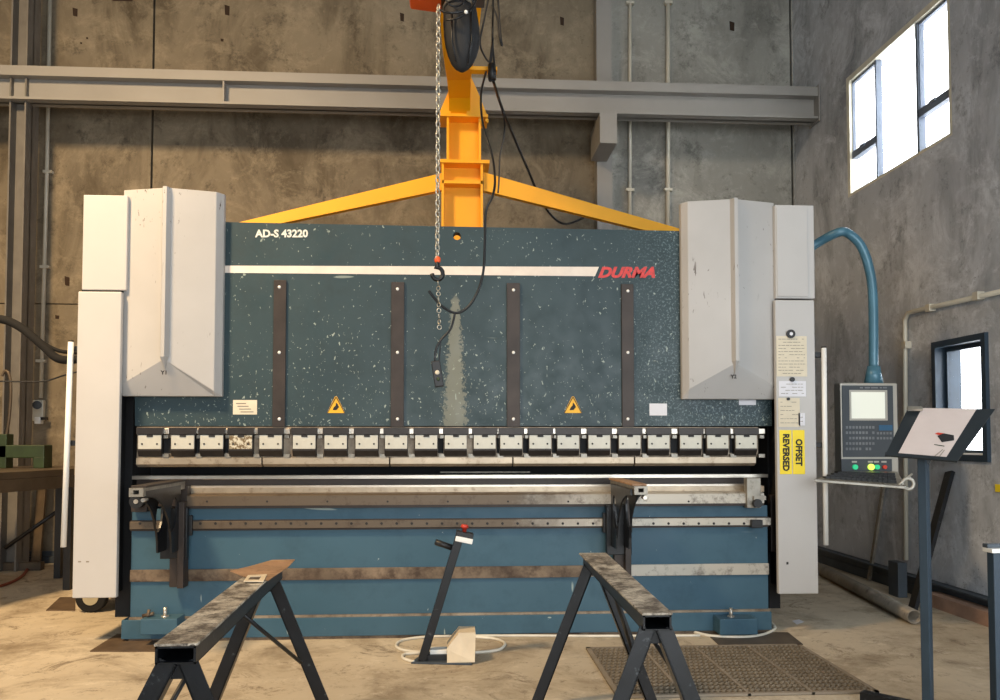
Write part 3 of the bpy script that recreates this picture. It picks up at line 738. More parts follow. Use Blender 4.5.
# wheel under the left door
t = thing('trolley', WZ(92, 612), 'dark trolley with a black wheel tucked under the left side door', 'trolley')
yw = t.location.y; c = Vector((t.location.x, yw, .115))
MB().tube([c-Vector((0, .03, 0)), c-Vector((0, .026, 0)), c+Vector((0, .026, 0)), c+Vector((0, .03, 0))], .1, 28, rr=[.105, .115, .115, .105]).build('wheel', 'rubber', t)
MB().tube([c-Vector((0, .036, 0)), c+Vector((0, .02, 0))], .058, 20).build('hub', 'hub', t)
MB().box(c.x-.1, c.x+.3, yw+.05, yw+.5, .12, .17).tube([c+Vector((.1, -.02, .03)), c+Vector((.28, -.05, .06)), c+Vector((.3, -.05, .2))], .012, 8).build('trolley_frame', 'black', t)

# control arm and pendant (part of the press)
Ya = 5.6
pts = smooth([W(790, 262, 5.75), W(816, 244, 5.7), W(838, 232.5, Ya), W(849, 234, Ya), W(861, 246, Ya), W(869, 268, Ya), W(873, 300, Ya), W(873.5, 372, Ya)], 6)
arm = MB().tube(pts, .033, 12).build('control_arm', 'arm_blue', PB)
MB().tube([W(873.5, 366, Ya), W(873.5, 384, Ya)], .055, 8, rr=[.045, .07]).build('arm_collar', 'arm_blue', arm)
Yp = 5.5
cp = MB().pbox(841, 898, 383, 474, Yp, .1).build('control_panel', 'bezel', PB, .006)
MB().pbox(842.5, 893.5, 385.5, 457, Yp-.006, .008).build('panel_face', 'panel', cp)
MB().pbox(841.5, 892, 459, 473.5, Yp-.006, .008).build('button_panel', 'panel', cp)
MB().pbox(849.5, 887.5, 390, 420.5, Yp-.009, .006).build('screen_frame', 'bezel', cp)
MB().pbox(851.5, 885, 392, 418.5, Yp-.011, .004).build('screen', 'screen', cp)
b = MB()
for r in range(5):
    for q in range(9):
        if random.random() < .12: continue
        px = 846+q*3.3; py = 426+r*5.4
        b.pbox(px, px+2.1, py, py+2.6, Yp-.009, .004)
for q in range(5):
    for r in range(2):
        px = 877+q*3.2; py = 432+r*5; b.pbox(px, px+2, py, py+2.4, Yp-.009, .004)
b.build('keypad', 'key', cp)
MB().pbox(879, 892.5, 425, 430.5, Yp-.009, .004).build('blue_keys', 'keyblue', cp)
b = MB()
for (xa, xb) in ((860, 863), (865, 870), (871, 878), (880, 882), (883, 887)): b.pbox(xa, xb, 387, 388.4, Yp-.008, .003)
b.build('panel_print', 'key', cp)
for (px, mt, r) in ((854.5, 'green_lamp', .018), (870.5, 'lime_lamp', .022), (876.5, 'green_lamp', .017), (884, 'red', .014)):
    p = W(px, 467, Yp-.006); MB().tube([p, p-Vector((0, .018, 0))], r, 14).build('push_button', mt, cp)
    MB().pbox(px-2.5, px+2.5, 461, 462.6, Yp-.008, .003).build('button_tag', 'bezel', cp)
zt = W(860, 478, 5.3).z
ky = MB()
ka, kb, kc, kd = W(814, 482, 5.1), W(905, 489, 5.0), W(898, 474, 5.46), W(838, 474, 5.46)
kc.z = kd.z = (kc.z+kd.z)/2
ky.prism([ka, kb, kc, kd], (0, 0, .018))
ky = ky.build('keyboard_tray', 'steel', cp, .003)
b = MB()
for r in range(4):
    for q in range(13):
        u0 = .1+q*.06; v0 = .12+r*.19
        A = ka.lerp(kd, v0).lerp(kb.lerp(kc, v0), u0); B_ = ka.lerp(kd, v0+.13).lerp(kb.lerp(kc, v0+.13), u0+.048)
        b.box(A.x, B_.x, A.y, B_.y, min(A.z, B_.z)+.012, min(A.z, B_.z)+.034)
b.build('keyboard', 'black', ky)
p = W(908, 484, 5.05)
MB().ring(p, (0.2, 1, 0), .035, .012, 16, 6).tube([W(895, 488, 5.05), W(912, 474, 5.05)], .008, 6).build('tray_handle', 'bezel', ky)

# ------------------------------------------------------------------ cables at left
t = thing('hydraulic_hose', W(77, 358, 6.0), 'pair of thick black hoses sagging in from the left to the left side door', 'hose')
MB().tube(smooth([W(-30, 318, 5.9), W(0, 319, 5.9), W(20, 327, 5.9), W(42, 345, 5.9), W(55, 357, 5.9), W(66, 360, 5.9), W(79, 359, 5.9)]), .03, 8).build('hose', 'rubber', t)
MB().tube(smooth([W(30, 333, 5.92), W(45, 344, 5.92), W(60, 351, 5.92), W(79, 353, 5.92)]), .014, 8).build('thin_hose', 'rubber', t)
tag(MB().tube(smooth([W(-20, 381, 6.1), W(20, 381.5, 6.1), W(45, 381, 6.1), W(62, 376, 6.1), W(80, 371, 6.1)]), .006, 6).build('black_wire', 'black'), 'thin black wire strung across the left edge below the thick hoses', 'wire')
tag(MB().tube(smooth([W(2, 376, 8.0), W(5, 371, 8), W(9, 374, 8), W(11, 390, 8), W(9, 420, 8), W(6, 440, 8), W(5, 462, 7.9)]), .014, 6).build('hanging_cord', 'table_steel'), 'tan looped cord hanging on the steel column at the left edge', 'cord')

# ------------------------------------------------------------------ jib crane
YC = 7.3
JC = thing('jib_crane', (W(463, 200, YC).x, YC+.15, 0), 'bright yellow steel jib crane rising behind the press with two sloping braces', 'crane')
g = lambda px, Y=YC: W(px, 180, Y).x
zc = lambda py, Y=YC: W(463, py, Y).z
def hsec(xa, xb, z0_, z1_, d=.22):
    return MB().box(xa, xa+.022, YC, YC+d, z0_, z1_).box(xb-.022, xb, YC, YC+d, z0_, z1_).box(xa, xb, YC+d*.6, YC+d*.6+.02, z0_, z1_)
hsec(g(441.5), g(483), 0.02, zc(161)).build('lower_column', 'yellow', JC)
hsec(g(446.5), g(481), zc(161), zc(116)).build('upper_column', 'yellow', JC)
for (xa, xb, ya, yb) in ((440, 489.5, 160, 163.5), (438.5, 488, 114.3, 117.2)):
    MB().box(g(xa), g(xb), YC-.02, YC+.26, zc(yb), zc(ya)).build('cap_plate', 'yellow', JC, .002)
MB().box(g(442), g(483), YC-.0, YC+.15, zc(183.5), zc(180.5)).build('stiffener', 'yellow', JC)
MB().box(g(430), g(495), YC-.1, YC+.35, 0, .02).build('foot_plate', 'yellow', JC)
for (pts_) in (([(441.5, 173), (441.5, 190), (205, 239), (205, 230.5)]), ([(483.5, 172), (483.5, 190.5), (730, 251), (730, 243)])):
    p = [W(x, y, YC+.05) for x, y in pts_]
    MB().prism(p, (0, .07, 0)).build('brace', 'yellow', JC, .002)
# brace feet reach the floor behind the press
for px in (205, 730):
    q = W(px, 236, YC+.08); MB().box(q.x-.05, q.x+.05, YC+.05, YC+.13, 0, q.z+.03).build('brace_post', 'yellow', JC)
# swan neck: gusseted throat then arm coming forward over the press
za, zb2 = zc(114.5), zc(88)
b = MB()
xa, xb = g(449), g(470.5)
arm_pts = [(YC+.16, za), (YC+.02, za), (YC-.12, zc(98, YC-.12)), (6.85, W(463, 80, 6.85).z), (6.5, W(463, 70, 6.5).z), (4.4, W(463, 70, 6.5).z+.06), (4.4, W(463, 70, 6.5).z+.3), (6.9, W(463, 70, 6.5).z+.36), (YC+.22, W(463, 70, 6.5).z+.1)]
zu = W(463, 70, 6.5).z
def sect(Y, pa_, pb_, py, h):
    p_, q_ = W(pa_, py, Y), W(pb_, py, Y); return [(p_.x, Y, p_.z), (q_.x, Y, q_.z), (q_.x, Y, q_.z+h), (p_.x, Y, p_.z+h)]
ss = [sect(YC+.02, 449, 470.5, 114.5, .5), sect(7.18, 448.8, 470.5, 98, .42), sect(6.85, 447, 470.8, 80, .4), sect(6.5, 445.3, 472.5, 70, .36), sect(6.1, 442.5, 476, 50, .32), sect(5.8, 440.5, 479.5, 26, .3), sect(5.5, 439, 482, 2, .3), sect(4.5, 436, 492, -90, .3)]
vs = [p for q_ in ss for p in q_]; fs = [(3, 2, 1, 0)]
for i in range(len(ss)-1):
    for k in range(4): l = (k+1) % 4; fs.append((i*4+k, i*4+l, i*4+4+l, i*4+4+k))
e_ = (len(ss)-1)*4; fs.append((e_, e_+1, e_+2, e_+3))
b = MB().add(vs, fs); b.build('jib_arm', 'yellow', JC, .004)
MB().pprism([(438.5, 114.5), (451, 114.5), (449, 90)], YC-.01, .03).build('gusset', 'yellow', JC)
MB().pprism([(487, 114.5), (467, 114.5), (462, 70), (468.5, 71), (478, 92)], YC-.01, .03).build('gusset', 'yellow', JC)
for q in (481, 487):
    p = W(q, 120, YC-.01); MB().tube([p, p+Vector((0, .05, 0))], .016, 8).build('lug', 'yellow', JC)
MB().box(g(470, 6.4), g(497, 6.4)+.0, 6.36, 6.44, W(480, 72, 6.4).z, W(480, 68.5, 6.4).z).build('cable_hanger', 'yellow', JC)
# chain hoist
YH = 4.9
HT = thing('chain_hoist', W(455, 12, YH), 'orange electric chain hoist with black chain bag and pendant at the top of the frame', 'hoist')
MB().prism([W(408, -13, YH-.1), W(438, -9, YH-.1), W(446, -9, YH-.1), W(446, -60, YH-.1), W(409, -60, YH-.1)], (0, .26, 0)).build('hoist_body', 'orange', HT, .012)
MB().prism([W(441, 0, YH-.02), W(452, -2, YH-.02), W(474, -4, YH-.02), W(474, -40, YH-.02), W(441, -40, YH-.02)], (0, .16, 0)).build('motor_housing', 'black', HT, .01)
MB().pbox(468, 485, -45, -2, YH+.1, .12).build('trolley_plate', 'skirt', HT, .004)
# bag
prof = [(2, 445, 475), (12, 443.5, 477), (25, 443.2, 479), (38, 444, 480), (48, 445.5, 479), (57, 448, 476.5), (64, 451, 473), (69, 455, 468.5), (72, 460, 464)]
vs = []; fs = []; n = 20
for (py, xa_, xb_) in prof:
    a_, b_ = W(xa_, py, YH), W(xb_, py, YH); c = (a_+b_)/2; r = (b_-a_).length/2
    for k in range(n):
        w = 2*math.pi*k/n; vs.append(c+Vector((r*math.cos(w), r*.8*math.sin(w), 0)))
for i in range(len(prof)-1):
    for k in range(n): fs.append((i*n+k, i*n+(k+1) % n, (i+1)*n+(k+1) % n, (i+1)*n+k))
fs.append(tuple(range((len(prof)-1)*n, len(prof)*n)))
bag = MB().add(vs, fs, True).build('chain_bag', 'bag', HT)
MB().ring(W(459, 10, YH), (0, .3, 1), .097, .008, 24, 6).build('bag_rim', 'steel', bag)
MB().tube([W(452, 14, YH-.1), W(452, 40, YH-.095), W(456, 62, YH-.09)], .006, 6).tube([W(471, 12, YH-.09), W(472, 40, YH-.085), W(468, 64, YH-.07)], .006, 6).build('bag_strap', 'black_worn', bag)
MB().tube(smooth([W(440, 10, YH-.14), W(452, 13, YH-.16), W(470, 9, YH-.14), W(476, 0, YH-.1)]), .007, 6).tube(smooth([W(446, 20, YH-.12), W(458, 18, YH-.15), W(472, 8, YH-.12), W(468, -8, YH-.1)]), .006, 6).tube(smooth([W(441, -10, YH-.14), W(450, 5, YH-.16), W(462, 4, YH-.14), W(470, -10, YH-.1)]), .006, 6).build('hoist_cables', 'black_worn', HT)
p = W(466, 12, YH-.15); MB().ball(p, .012).build('cable_tie', 'white', HT)
# chain
b = MB(); ptop = W(438.5, 5, YH-.05); pbot = W(437.3, 262, YH-.05); L = (ptop-pbot).length; pitch = .034; nl = int(L/pitch)
for i in range(nl):
    c = ptop.lerp(pbot, (i+.5)/nl); pts_ = []
    dirv = Vector((math.cos(.6), math.sin(.6), 0)) if i % 2 else Vector((-math.sin(.6), math.cos(.6), 0))
    for k in range(12):
        w = 2*math.pi*k/12; pts_.append(c+dirv*(.0125*math.cos(w))+Vector((0, 0, .0215*math.sin(w))))
    b.tube(pts_, .0052, 6, closed=True)
b.build('lift_chain', 'chain', HT)
p = W(437.5, 268, YH-.05)
MB().ball(p+Vector((0, 0, .05)), .02, 1, .8, 1.2).build('hook_collar', 'orange', HT)
hk = MB(); hp = [p+Vector((0, 0, .045)), p+Vector((0, 0, .015))]
for k in range(11):
    w = math.radians(110-k*29); hp.append(p+Vector((math.cos(w)*.033, 0, -.035+math.sin(w)*.038)))
hk.tube(hp, .013, 8).build('hook', 'black_worn', HT)
b = MB(); q0 = W(438, 280, YH-.05); q1 = W(439.5, 330, YH-.05)
for i in range(9):
    c = q0.lerp(q1, (i+.5)/9); b.ring(c, (math.cos(i), math.sin(i), 0), .013, .003, 10, 5)
b.build('sling_chain', 'chain', HT)
# pendant cable and hand control
cab = [W(486, 72, 5.6), W(481, 95, 5.4), W(483, 125, 5.2), (W(492, 155, 5.1)), W(495, 178, 5.0), W(493, 195, YH), W(486, 211, YH), W(485, 240, YH), W(483.5, 270, YH), W(478, 291, YH), W(468, 307, YH), W(456, 313, YH), W(443, 307, YH), W(435, 299, YH), W(429, 291, YH)]
MB().tube(smooth(cab), .008, 6).build('pendant_cable', 'black_worn', HT)
MB().tube(smooth([W(455, 313, YH), W(453, 322, YH), W(450, 330, YH), W(441, 340, YH), W(436, 350, YH), W(435, 362, YH)]), .007, 6).tube(smooth([W(441, 338, YH), W(440, 350, YH), W(439, 362, YH)]), .004, 6).build('pendant_cable', 'black_worn', HT)
pp = MB(); A = W(435.5, 361, YH); B_ = W(439.5, 387, YH)
pd = MB().bar(A, B_, .055, .04, (0, 1, 0)).build('hand_control', 'black', HT, .006)
c = A.lerp(B_, .45); MB().ball(c+Vector((0, -.022, 0)), .014, 1, .5, 1).build('control_button', 'paper_cream', pd)
c = A.lerp(B_, .7); MB().ball(c+Vector((0, -.022, 0)), .011, 1, .5, 1).build('control_button', 'green', pd)
# loose cables hanging on the crane
t = thing('cable_loop', W(494, 80, 6.3), 'tangled black cable loops hanging beside the crane neck at the top', 'cable')
for pts_ in ([(490, -10), (484, 20), (480, 42), (484, 55), (490, 62), (492, 50), (493, 0)], [(492, 5), (497, 18), (499, 35), (502, 46), (500, 30), (498, 0)], [(493, 5), (492.5, 40), (494, 60), (495, 75), (490, 81), (489, 70), (493, 38)]):
    MB().tube(smooth([W(x, y, 6.3) for x, y in pts_]), .008, 6).build('cable_strand', 'black', t)
MB().tube([W(491.5, 64, 6.3), W(492.5, 80, 6.3)], .03, 8).build('cable_knot', 'black', t)
t = thing('power_cable', W(575, 224, 8.2), 'black cable trailing from the crane neck down to the right behind the yellow brace', 'cable')
MB().tube(smooth([W(493, 80, 6.3), W(502, 108, 6.8), W(513, 135, 7.2), W(528, 170, 7.5), W(540, 198, 7.9), W(552, 216, 8.1), W(566, 224, 8.2), W(585, 217, 8.4)]), .012, 6).build('cable', 'black', t)
tag(MB().tube(smooth([W(497, 95, 6.6), W(504, 118, 6.8), W(504, 135, 6.9), W(500, 155, 6.9), W(499, 180, 6.9), W(498, 193, 6.9)]), .008, 6).build('thin_cable', 'black'), 'thin black cable hanging straight down right of the yellow column', 'cable')

# ------------------------------------------------------------------ sawhorses
def prect(c0, c1, h, t): pass
def sawhorse(near, far, zt, legs_near, legs_far, rods, label):
    (nx0, nx1, ny), (fx0, fx1, fy) = near, far
    cx_n, cx_f = (nx0+nx1)/2, (fx0+fx1)/2
    H = thing('sawhorse', ((cx_n+cx_f)/2, (ny+fy)/2, 0), label, 'sawhorse', 'black steel sawhorses in front of the press')
    h = .05; th = .005
    MB().prism([(nx0-.004, ny, zt-.008), (nx1+.004, ny, zt-.008), (fx1+.004, fy, zt-.008), (fx0-.004, fy, zt-.008)], (0, 0, .008)).build('top_plate', 'horse_top', H, .002)
    b = MB(); z1_, z0_ = zt-.008, zt-.008-h
    fxa = cx_f-(nx1-nx0)/2; fxb = cx_f+(nx1-nx0)/2
    for (a0, a1, c0, c1) in ((nx0, nx0+th*1.4, fxa, fxa+th*1.4), (nx1-th*1.4, nx1, fxb-th*1.4, fxb)):
        b.hexa([(a0, ny, z0_), (a1, ny, z0_), (c1, fy, z0_), (c0, fy, z0_), (a0, ny, z1_), (a1, ny, z1_), (c1, fy, z1_), (c0, fy, z1_)])
    b.hexa([(nx0, ny, z0_), (nx1, ny, z0_), (fxb, fy, z0_), (fxa, fy, z0_), (nx0, ny, z0_+th), (nx1, ny, z0_+th), (fxb, fy, z0_+th), (fxa, fy, z0_+th)])
    b.hexa([(nx0, ny, z1_-th), (nx1, ny, z1_-th), (fxb, fy, z1_-th), (fxa, fy, z1_-th), (nx0, ny, z1_), (nx1, ny, z1_), (fxb, fy, z1_), (fxa, fy, z1_)])
    b.build('cross_beam', 'black_worn', H)
    def leg(top, foot, lw=.055):
        top = Vector(top); foot = Vector(foot); d = (foot-top).normalized()
        side = d.cross(Vector((0, 1, 0))).normalized(); b = MB()
        # angle iron: a face flange and a side flange
        sgn = 1 if foot.x > top.x else -1
        q = lambda c, s0, s1, y0_, y1_: [c+side*s0+Vector((0, y0_, 0)), c+side*s1+Vector((0, y0_, 0)), c+side*s1+Vector((0, y1_, 0)), c+side*s0+Vector((0, y1_, 0))]
        for (s0, s1, ya_, yb_) in ((-lw/2, lw/2, -.003, .003), ((lw/2-.006), lw/2, -.003, lw) if sgn < 0 else (-lw/2, -lw/2+.006, -.003, lw)):
            b.add(q(top, s0, s1, ya_, yb_)+q(foot, s0, s1, ya_, yb_), [(3, 2, 1, 0), (4, 5, 6, 7), (0, 1, 5, 4), (1, 2, 6, 5), (2, 3, 7, 6), (3, 0, 4, 7)])
        foot2 = foot+Vector((0, lw/2-.01, 0))
        o = b.build('leg', 'black_worn', H)
        MB().box(foot.x-.03, foot.x+.03, foot.y-.012, foot.y+.045, 0, .006).build('foot_pad', 'black_worn', o)
    zl = zt-.055
    for s, dx in ((-1, legs_near[0]), (1, legs_near[1])): leg((cx_n+s*.028, ny+.02, zl), (cx_n+s*dx, ny+legs_near[2], .004))
    for s, dx in ((-1, legs_far[0]), (1, legs_far[1])): leg((cx_f+s*.028, fy-.06, zl), (cx_f+s*dx, fy-.06+legs_far[2], .004))
    # end plates that tie each pair of legs to the beam
    for (cx_, yy) in ((cx_n, ny+.028), (cx_f, fy-.052)):
        MB().prism([(cx_-.05, yy, z0_), (cx_+.05, yy, z0_), (cx_+.055, yy, z0_-.05), (cx_-.055, yy, z0_-.05)], (0, .005, 0)).build('end_plate', 'black_worn', H)
    for (p0, p1) in rods:
        MB().tube([p0, p1], .0085, 8).build('brace_rod', 'black_worn', H)
    return H
# left one
cnx, cfx = -.787, -.833
sawhorse((-.844, -.729, 2.36), (-.885, -.78, 3.75), .75, (.36, .33, -.02), (.30, .31, .02),
         [((-.81, 3.1, .69), (-.66, 3.6, .35)), ((-.80, 2.75, .69), (-.95, 2.45, .33))],
         'black steel sawhorse at left with a rusty sheet offcut on its far end')
rn = .687
sawhorse((.64, .737, 2.67), (.651, .783, 4.07), .75, (.31, .29, -.02), (.30, .29, .0),
         [((.70, 3.5, .69), (.90, 3.98, .27)), ((.69, 3.1, .69), (.82, 2.75, .45))],
         'black steel sawhorse at right standing on the edge of the rubber mat')
# offcuts on the left sawhorse
zp = .752
poly = [(230, 571.5), (249, 567), (272, 560.5), (295, 560), (288, 567.5), (268, 581), (259, 578.5), (247, 578)]
b = MB().prism([WZ(x, y, zp) for x, y in poly], (0, 0, .003))
tag(b.build('sheet_offcut', 'rustyplate'), 'thin rusty sheet metal offcut lying on the far end of the left sawhorse', 'metal offcut')
a_ = [WZ(x, y, zp+.004) for x, y in ((243.5, 582), (248, 576), (267, 575), (263.5, 582))]
h_ = [WZ(x, y, zp+.004) for x, y in ((248, 580.5), (250.5, 577.5), (261.5, 577), (259, 580.5))]
b = MB().plate(a_, [h_], (0, 0, .004))
t = b.build('metal_frame', 'cream'); tag(t, 'small pale rectangular metal plate on the rusty sheet offcut', 'metal plate')
MB().prism(h_, (0, 0, .002)).build('plate_centre', 'rust_bar', t)

# ------------------------------------------------------------------ foot pedal
base = WZ(443, 662)
FP = thing('foot_pedal', base, 'foot pedal with tall black post, red stop button and cream guard by the press', 'foot pedal')
yb_ = base.y
a_ = WZ(412, 661); b_ = WZ(473, 664)
MB().prism([WZ(411, 664), WZ(472, 665.5), WZ(474, 655), WZ(424, 654)], (0, 0, .012)).build('base_plate', 'skirt', FP, .003)
p0 = W(422, 657, yb_); p0.z = .012; p1 = W(460, 535, yb_)
MB().bar(p0, p1, .05, .05, (0, 1, 0)).build('post', 'black_worn', FP, .003)
hd = MB().bar(W(455.5, 537.5, yb_-.01), W(472.5, 541, yb_-.01), .032, .09, (0, 1, 0)).build('switch_box', 'white', FP, .004)
MB().bar(W(456, 533, yb_-.01), W(473, 536.5, yb_-.01), .035, .085, (0, 1, 0)).build('box_lid', 'black', hd, .004)
q = W(464.5, 528, yb_-.01)
MB().tube([q-Vector((0, 0, .025)), q+Vector((.0, 0, .0)), q+Vector((0, 0, .004)), q+Vector((.003, 0, .02))], .02, 14, rr=[.012, .014, .024, .02]).build('stop_button', 'red', hd)
MB().tube([W(453, 548, yb_), W(435.5, 542, yb_-.02)], .018, 10).build('handle', 'black', FP)
# cream guard: wedge shell with open left side
gx = W(447, 660, yb_-.1).x; gx2 = W(474, 660, yb_-.1).x
gy0, gy1 = yb_-.06, yb_+.12
zt_ = .175
g0 = [(gx, gy0, .012), (gx2, gy0, .012), (gx2+.005, gy0+.02, zt_), (gx+.07, gy0+.02, zt_), (gx, gy0, .09)]
b = MB().prism([Vector(p) for p in g0], (0, .006, 0)).prism([Vector((p[0], gy1, p[2])) for p in g0], (0, .006, 0))
b.hexa([(gx2, gy0, .012), (gx2+.006, gy0, .012), (gx2+.006, gy1, .012), (gx2, gy1, .012), (gx2+.005, gy0+.02, zt_), (gx2+.011, gy0+.02, zt_), (gx2+.011, gy1, zt_), (gx2+.005, gy1, zt_)])
b.prism([(gx+.07, gy0+.02, zt_), (gx2+.01, gy0+.02, zt_), (gx2+.01, gy1, zt_), (gx+.07, gy1, zt_)], (0, 0, .006))
b.prism([(gx, gy0, .09), (gx+.07, gy0+.02, zt_), (gx+.07, gy1, zt_), (gx, gy1, .09)], (0, 0, .006))
b.build('pedal_guard', 'cream', FP)
MB().pbox(430, 449, 650, 654.5, yb_, .08).build('treadle', 'white', FP, .004)
MB().pbox(427, 447, 655, 661, yb_-.01, .08).build('pedal_block', 'black', FP, .003)
fz = .009
def fl(pts_): return smooth([WZ(x, y, fz) for x, y in pts_])
MB().tube(fl([(447, 651), (420, 652), (403, 650), (396, 645.5), (403, 640), (425, 637), (450, 636)]), .0095, 7).tube(fl([(455, 636), (490, 638), (504, 642.5), (502, 648), (492, 651), (475, 652.5)]), .0095, 7).tube(fl([(420, 653), (405, 654), (403, 658), (414, 662)]), .0095, 7).tube(fl([(450, 636), (520, 635.6), (600, 636), (700, 635.5)]), .009, 7).build('cable', 'cable_white', FP)
tag(MB().tube(fl([(694, 632), (712, 636), (745, 637), (765, 634), (775, 628), (770, 622)]), .0105, 7).build('white_cable', 'cable_white'), 'white cable curling round the right levelling foot of the press', 'cable')

# ------------------------------------------------------------------ mat and floor plates
c = [WZ(590, 648), WZ(797, 647), WZ(888, 695.5), WZ(610, 697)]
x0m, x1m = (c[0].x+c[3].x)/2, (c[1].x+c[2].x)/2; y1m, y0m = (c[0].y+c[1].y)/2, (c[2].y+c[3].y)/2
MT = thing('rubber_mat', ((x0m+x1m)/2, (y0m+y1m)/2, 0), 'grey perforated rubber mat on the floor right of centre', 'mat')
MB().box(x0m, x1m, y0m, y1m, 0, .002).build('backing', 'mat_hole', MT)  # thin dark sheet added for the shade inside the mat holes
e = .025
b = MB().box(x0m, x1m, y0m, y0m+e, .001, .014).box(x0m, x1m, y1m-e, y1m, .001, .014).box(x0m, x0m+e, y0m, y1m, .001, .014).box(x1m-e, x1m, y0m, y1m, .001, .014)
npan = 4; pw = (x1m-x0m-e)/npan
for i in range(1, npan): b.box(x0m+i*pw+e/2-.008, x0m+i*pw+e/2+.008, y0m, y1m, .001, .0145)
b.build('border', 'mat_edge', MT)
b = MB(); rows = 15; ph = (y1m-y0m-2*e)/rows; cols = 44; cw = (x1m-x0m-2*e)/cols
for r in range(rows+1):
    y = y0m+e+r*ph; b.box(x0m+e, x1m-e, y-.011, y+.011, .001, .012)
for r in range(rows):
    y = y0m+e+r*ph
    for q in range(cols):
        x = x0m+e+(q+(.5 if r % 2 else 0))*cw; b.box(x-.006, x+.006, y, y+ph, .001, .012)
b.build('grid', 'mat_rubber', MT)
b = MB().prism([WZ(x, y, 0) for x, y in ((90, 652), (178, 652), (178, 636), (117, 635))], (0, 0, .008))
tag(b.build('steel_sheet', 'floor_plate'), 'flat brown steel sheet on the floor by the left levelling foot', 'metal sheet')
b = MB().prism([WZ(x, y, 0) for x, y in ((719, 645.5), (803, 645), (788, 633), (705, 632.5))], (0, 0, .006))
tag(b.build('steel_sheet', 'floor_plate2'), 'flat dark steel sheet on the floor behind the rubber mat', 'metal sheet')
b = MB().prism([WZ(x, y, 0) for x, y in ((46, 611), (75, 611), (75, 598), (60, 598))], (0, 0, .008))
tag(b.build('steel_sheet', 'floor_plate'), 'brown sheet on the floor beside the trolley wheel at left', 'metal sheet')
b = MB().prism([WZ(x, y, 0) for x, y in ((792, 621), (797, 624.5), (804, 622), (799, 619.5))], (0, 0, .002))
tag(b.build('paper_scrap', 'paper'), 'small white paper scrap on the floor below the right side door', 'scrap')
q0, q1 = WZ(862, 696, .03), WZ(886, 700, .03)
b = MB().bar(q0, q1+Vector((.3, -.35, 0))-Vector((0, 0, 0)), .06, .05)
tag(b.build('black_bar', 'black_worn'), 'black steel bar end on the floor at the near right corner of the mat', 'steel bar')
tag(MB().tube(smooth([WZ(-20, 589, .012), WZ(0, 586, .012), WZ(16, 580, .012), WZ(25, 573, .012), WZ(28, 565, .012), WZ(24, 560, .012)]), .014, 7).build('red_hose', 'redhose'), 'red hose curving on the floor at the left edge', 'hose')

# ------------------------------------------------------------------ left corner bench and boards
t = thing('work_table', (W(20, 480, 7.2).x, 7.2, 0), 'dark steel work table at the left edge behind the press', 'table')
A, B_, C_, D_ = W(-70, 496, 5.9), W(74, 473.5, 7.2), W(74, 471, 8.0), W(-70, 476, 7.6)
zt_ = (WZ(0, 482, 1.0)).z
A.z = B_.z = C_.z = D_.z = W(40, 471, 7.2).z-.04
MB().prism([A, B_, C_, D_], (0, 0, .06)).build('table_top', 'table_steel', t, .004)
MB().bar(A+Vector((0, .04, -.05)), B_+Vector((0, .04, -.05)), .03, .1).build('table_apron', 'table_steel', t)
for q in (A.lerp(B_, .1)+Vector((0, .1, 0)), B_+Vector((-.08, .1, 0)), C_+Vector((-.08, -.1, 0)), D_+Vector((.1, -.1, 0))):
    MB().box(q.x-.03, q.x+.03, q.y-.03, q.y+.03, 0, A.z).build('leg', 'black', t)
ztab = A.z+.06
t = thing('green_clamp', W(20, 462, 7.3), 'green steel beam clamp lying on the work table at the left edge', 'clamp')
t.location.z = ztab
a_, b_ = W(-30, 453, 7.35), W(47, 453, 7.35)
MB().box(a_.x, b_.x, 7.3, 7.45, ztab+.09, W(20, 445, 7.3).z).build('clamp_beam', 'green', t, .008)
MB().box(W(33, 460, 7.3).x, b_.x, 7.3, 7.45, ztab, ztab+.1).build('clamp_jaw', 'green', t, .006)
MB().box(W(-5, 460, 7.3).x, W(6, 460, 7.3).x, 7.3, 7.42, ztab, W(0, 434, 7.3).z).build('clamp_upright', 'green', t, .006)
def board(name, p, w, th, L, lean, mat, label, cat, ang=0):
    # stands on floor against the back wall
    d = Vector((math.sin(ang), lean, 1)).normalized()
    b = MB().bar(Vector(p), Vector(p)+d*L, w, th, (0, 1, 0))
    tag(b.build(name, mat), label, cat, 'stock leaning on the back wall')
for (px, w, th, L, mt, l) in ((28, .07, .03, 1.0, 'board', 'narrow brown batten leaning on the back wall under the work table'), (36, .05, .03, .8, 'table_steel', 'thin dark bar leaning beside the brown batten under the table'), (47, .16, .03, .62, 'table_steel', 'wide dark board leaning on the wall under the table'), (69, .09, .03, 1.05, 'board', 'brown board standing beside the left light guard')):
    q = WZ(px, 556); board('leaning_board', (q.x, 8.62, .02), w, th, L, .12, mt, l, 'board')
a_ = W(5, 548, 8.3); b_ = W(62, 508, 8.3)
tag(MB().tube([a_, b_], .02, 6).build('diagonal_rod', 'black'), 'dark rod slanting across the boards under the work table', 'rod')
q0, q1 = WZ(2, 556, .04), WZ(74, 556, .04)
tag(MB().box(q0.x-.6, q1.x, 8.35, 8.43, 0, .08).build('floor_bar', 'table_steel'), 'long steel bar lying on the floor along the back wall at left', 'steel bar')

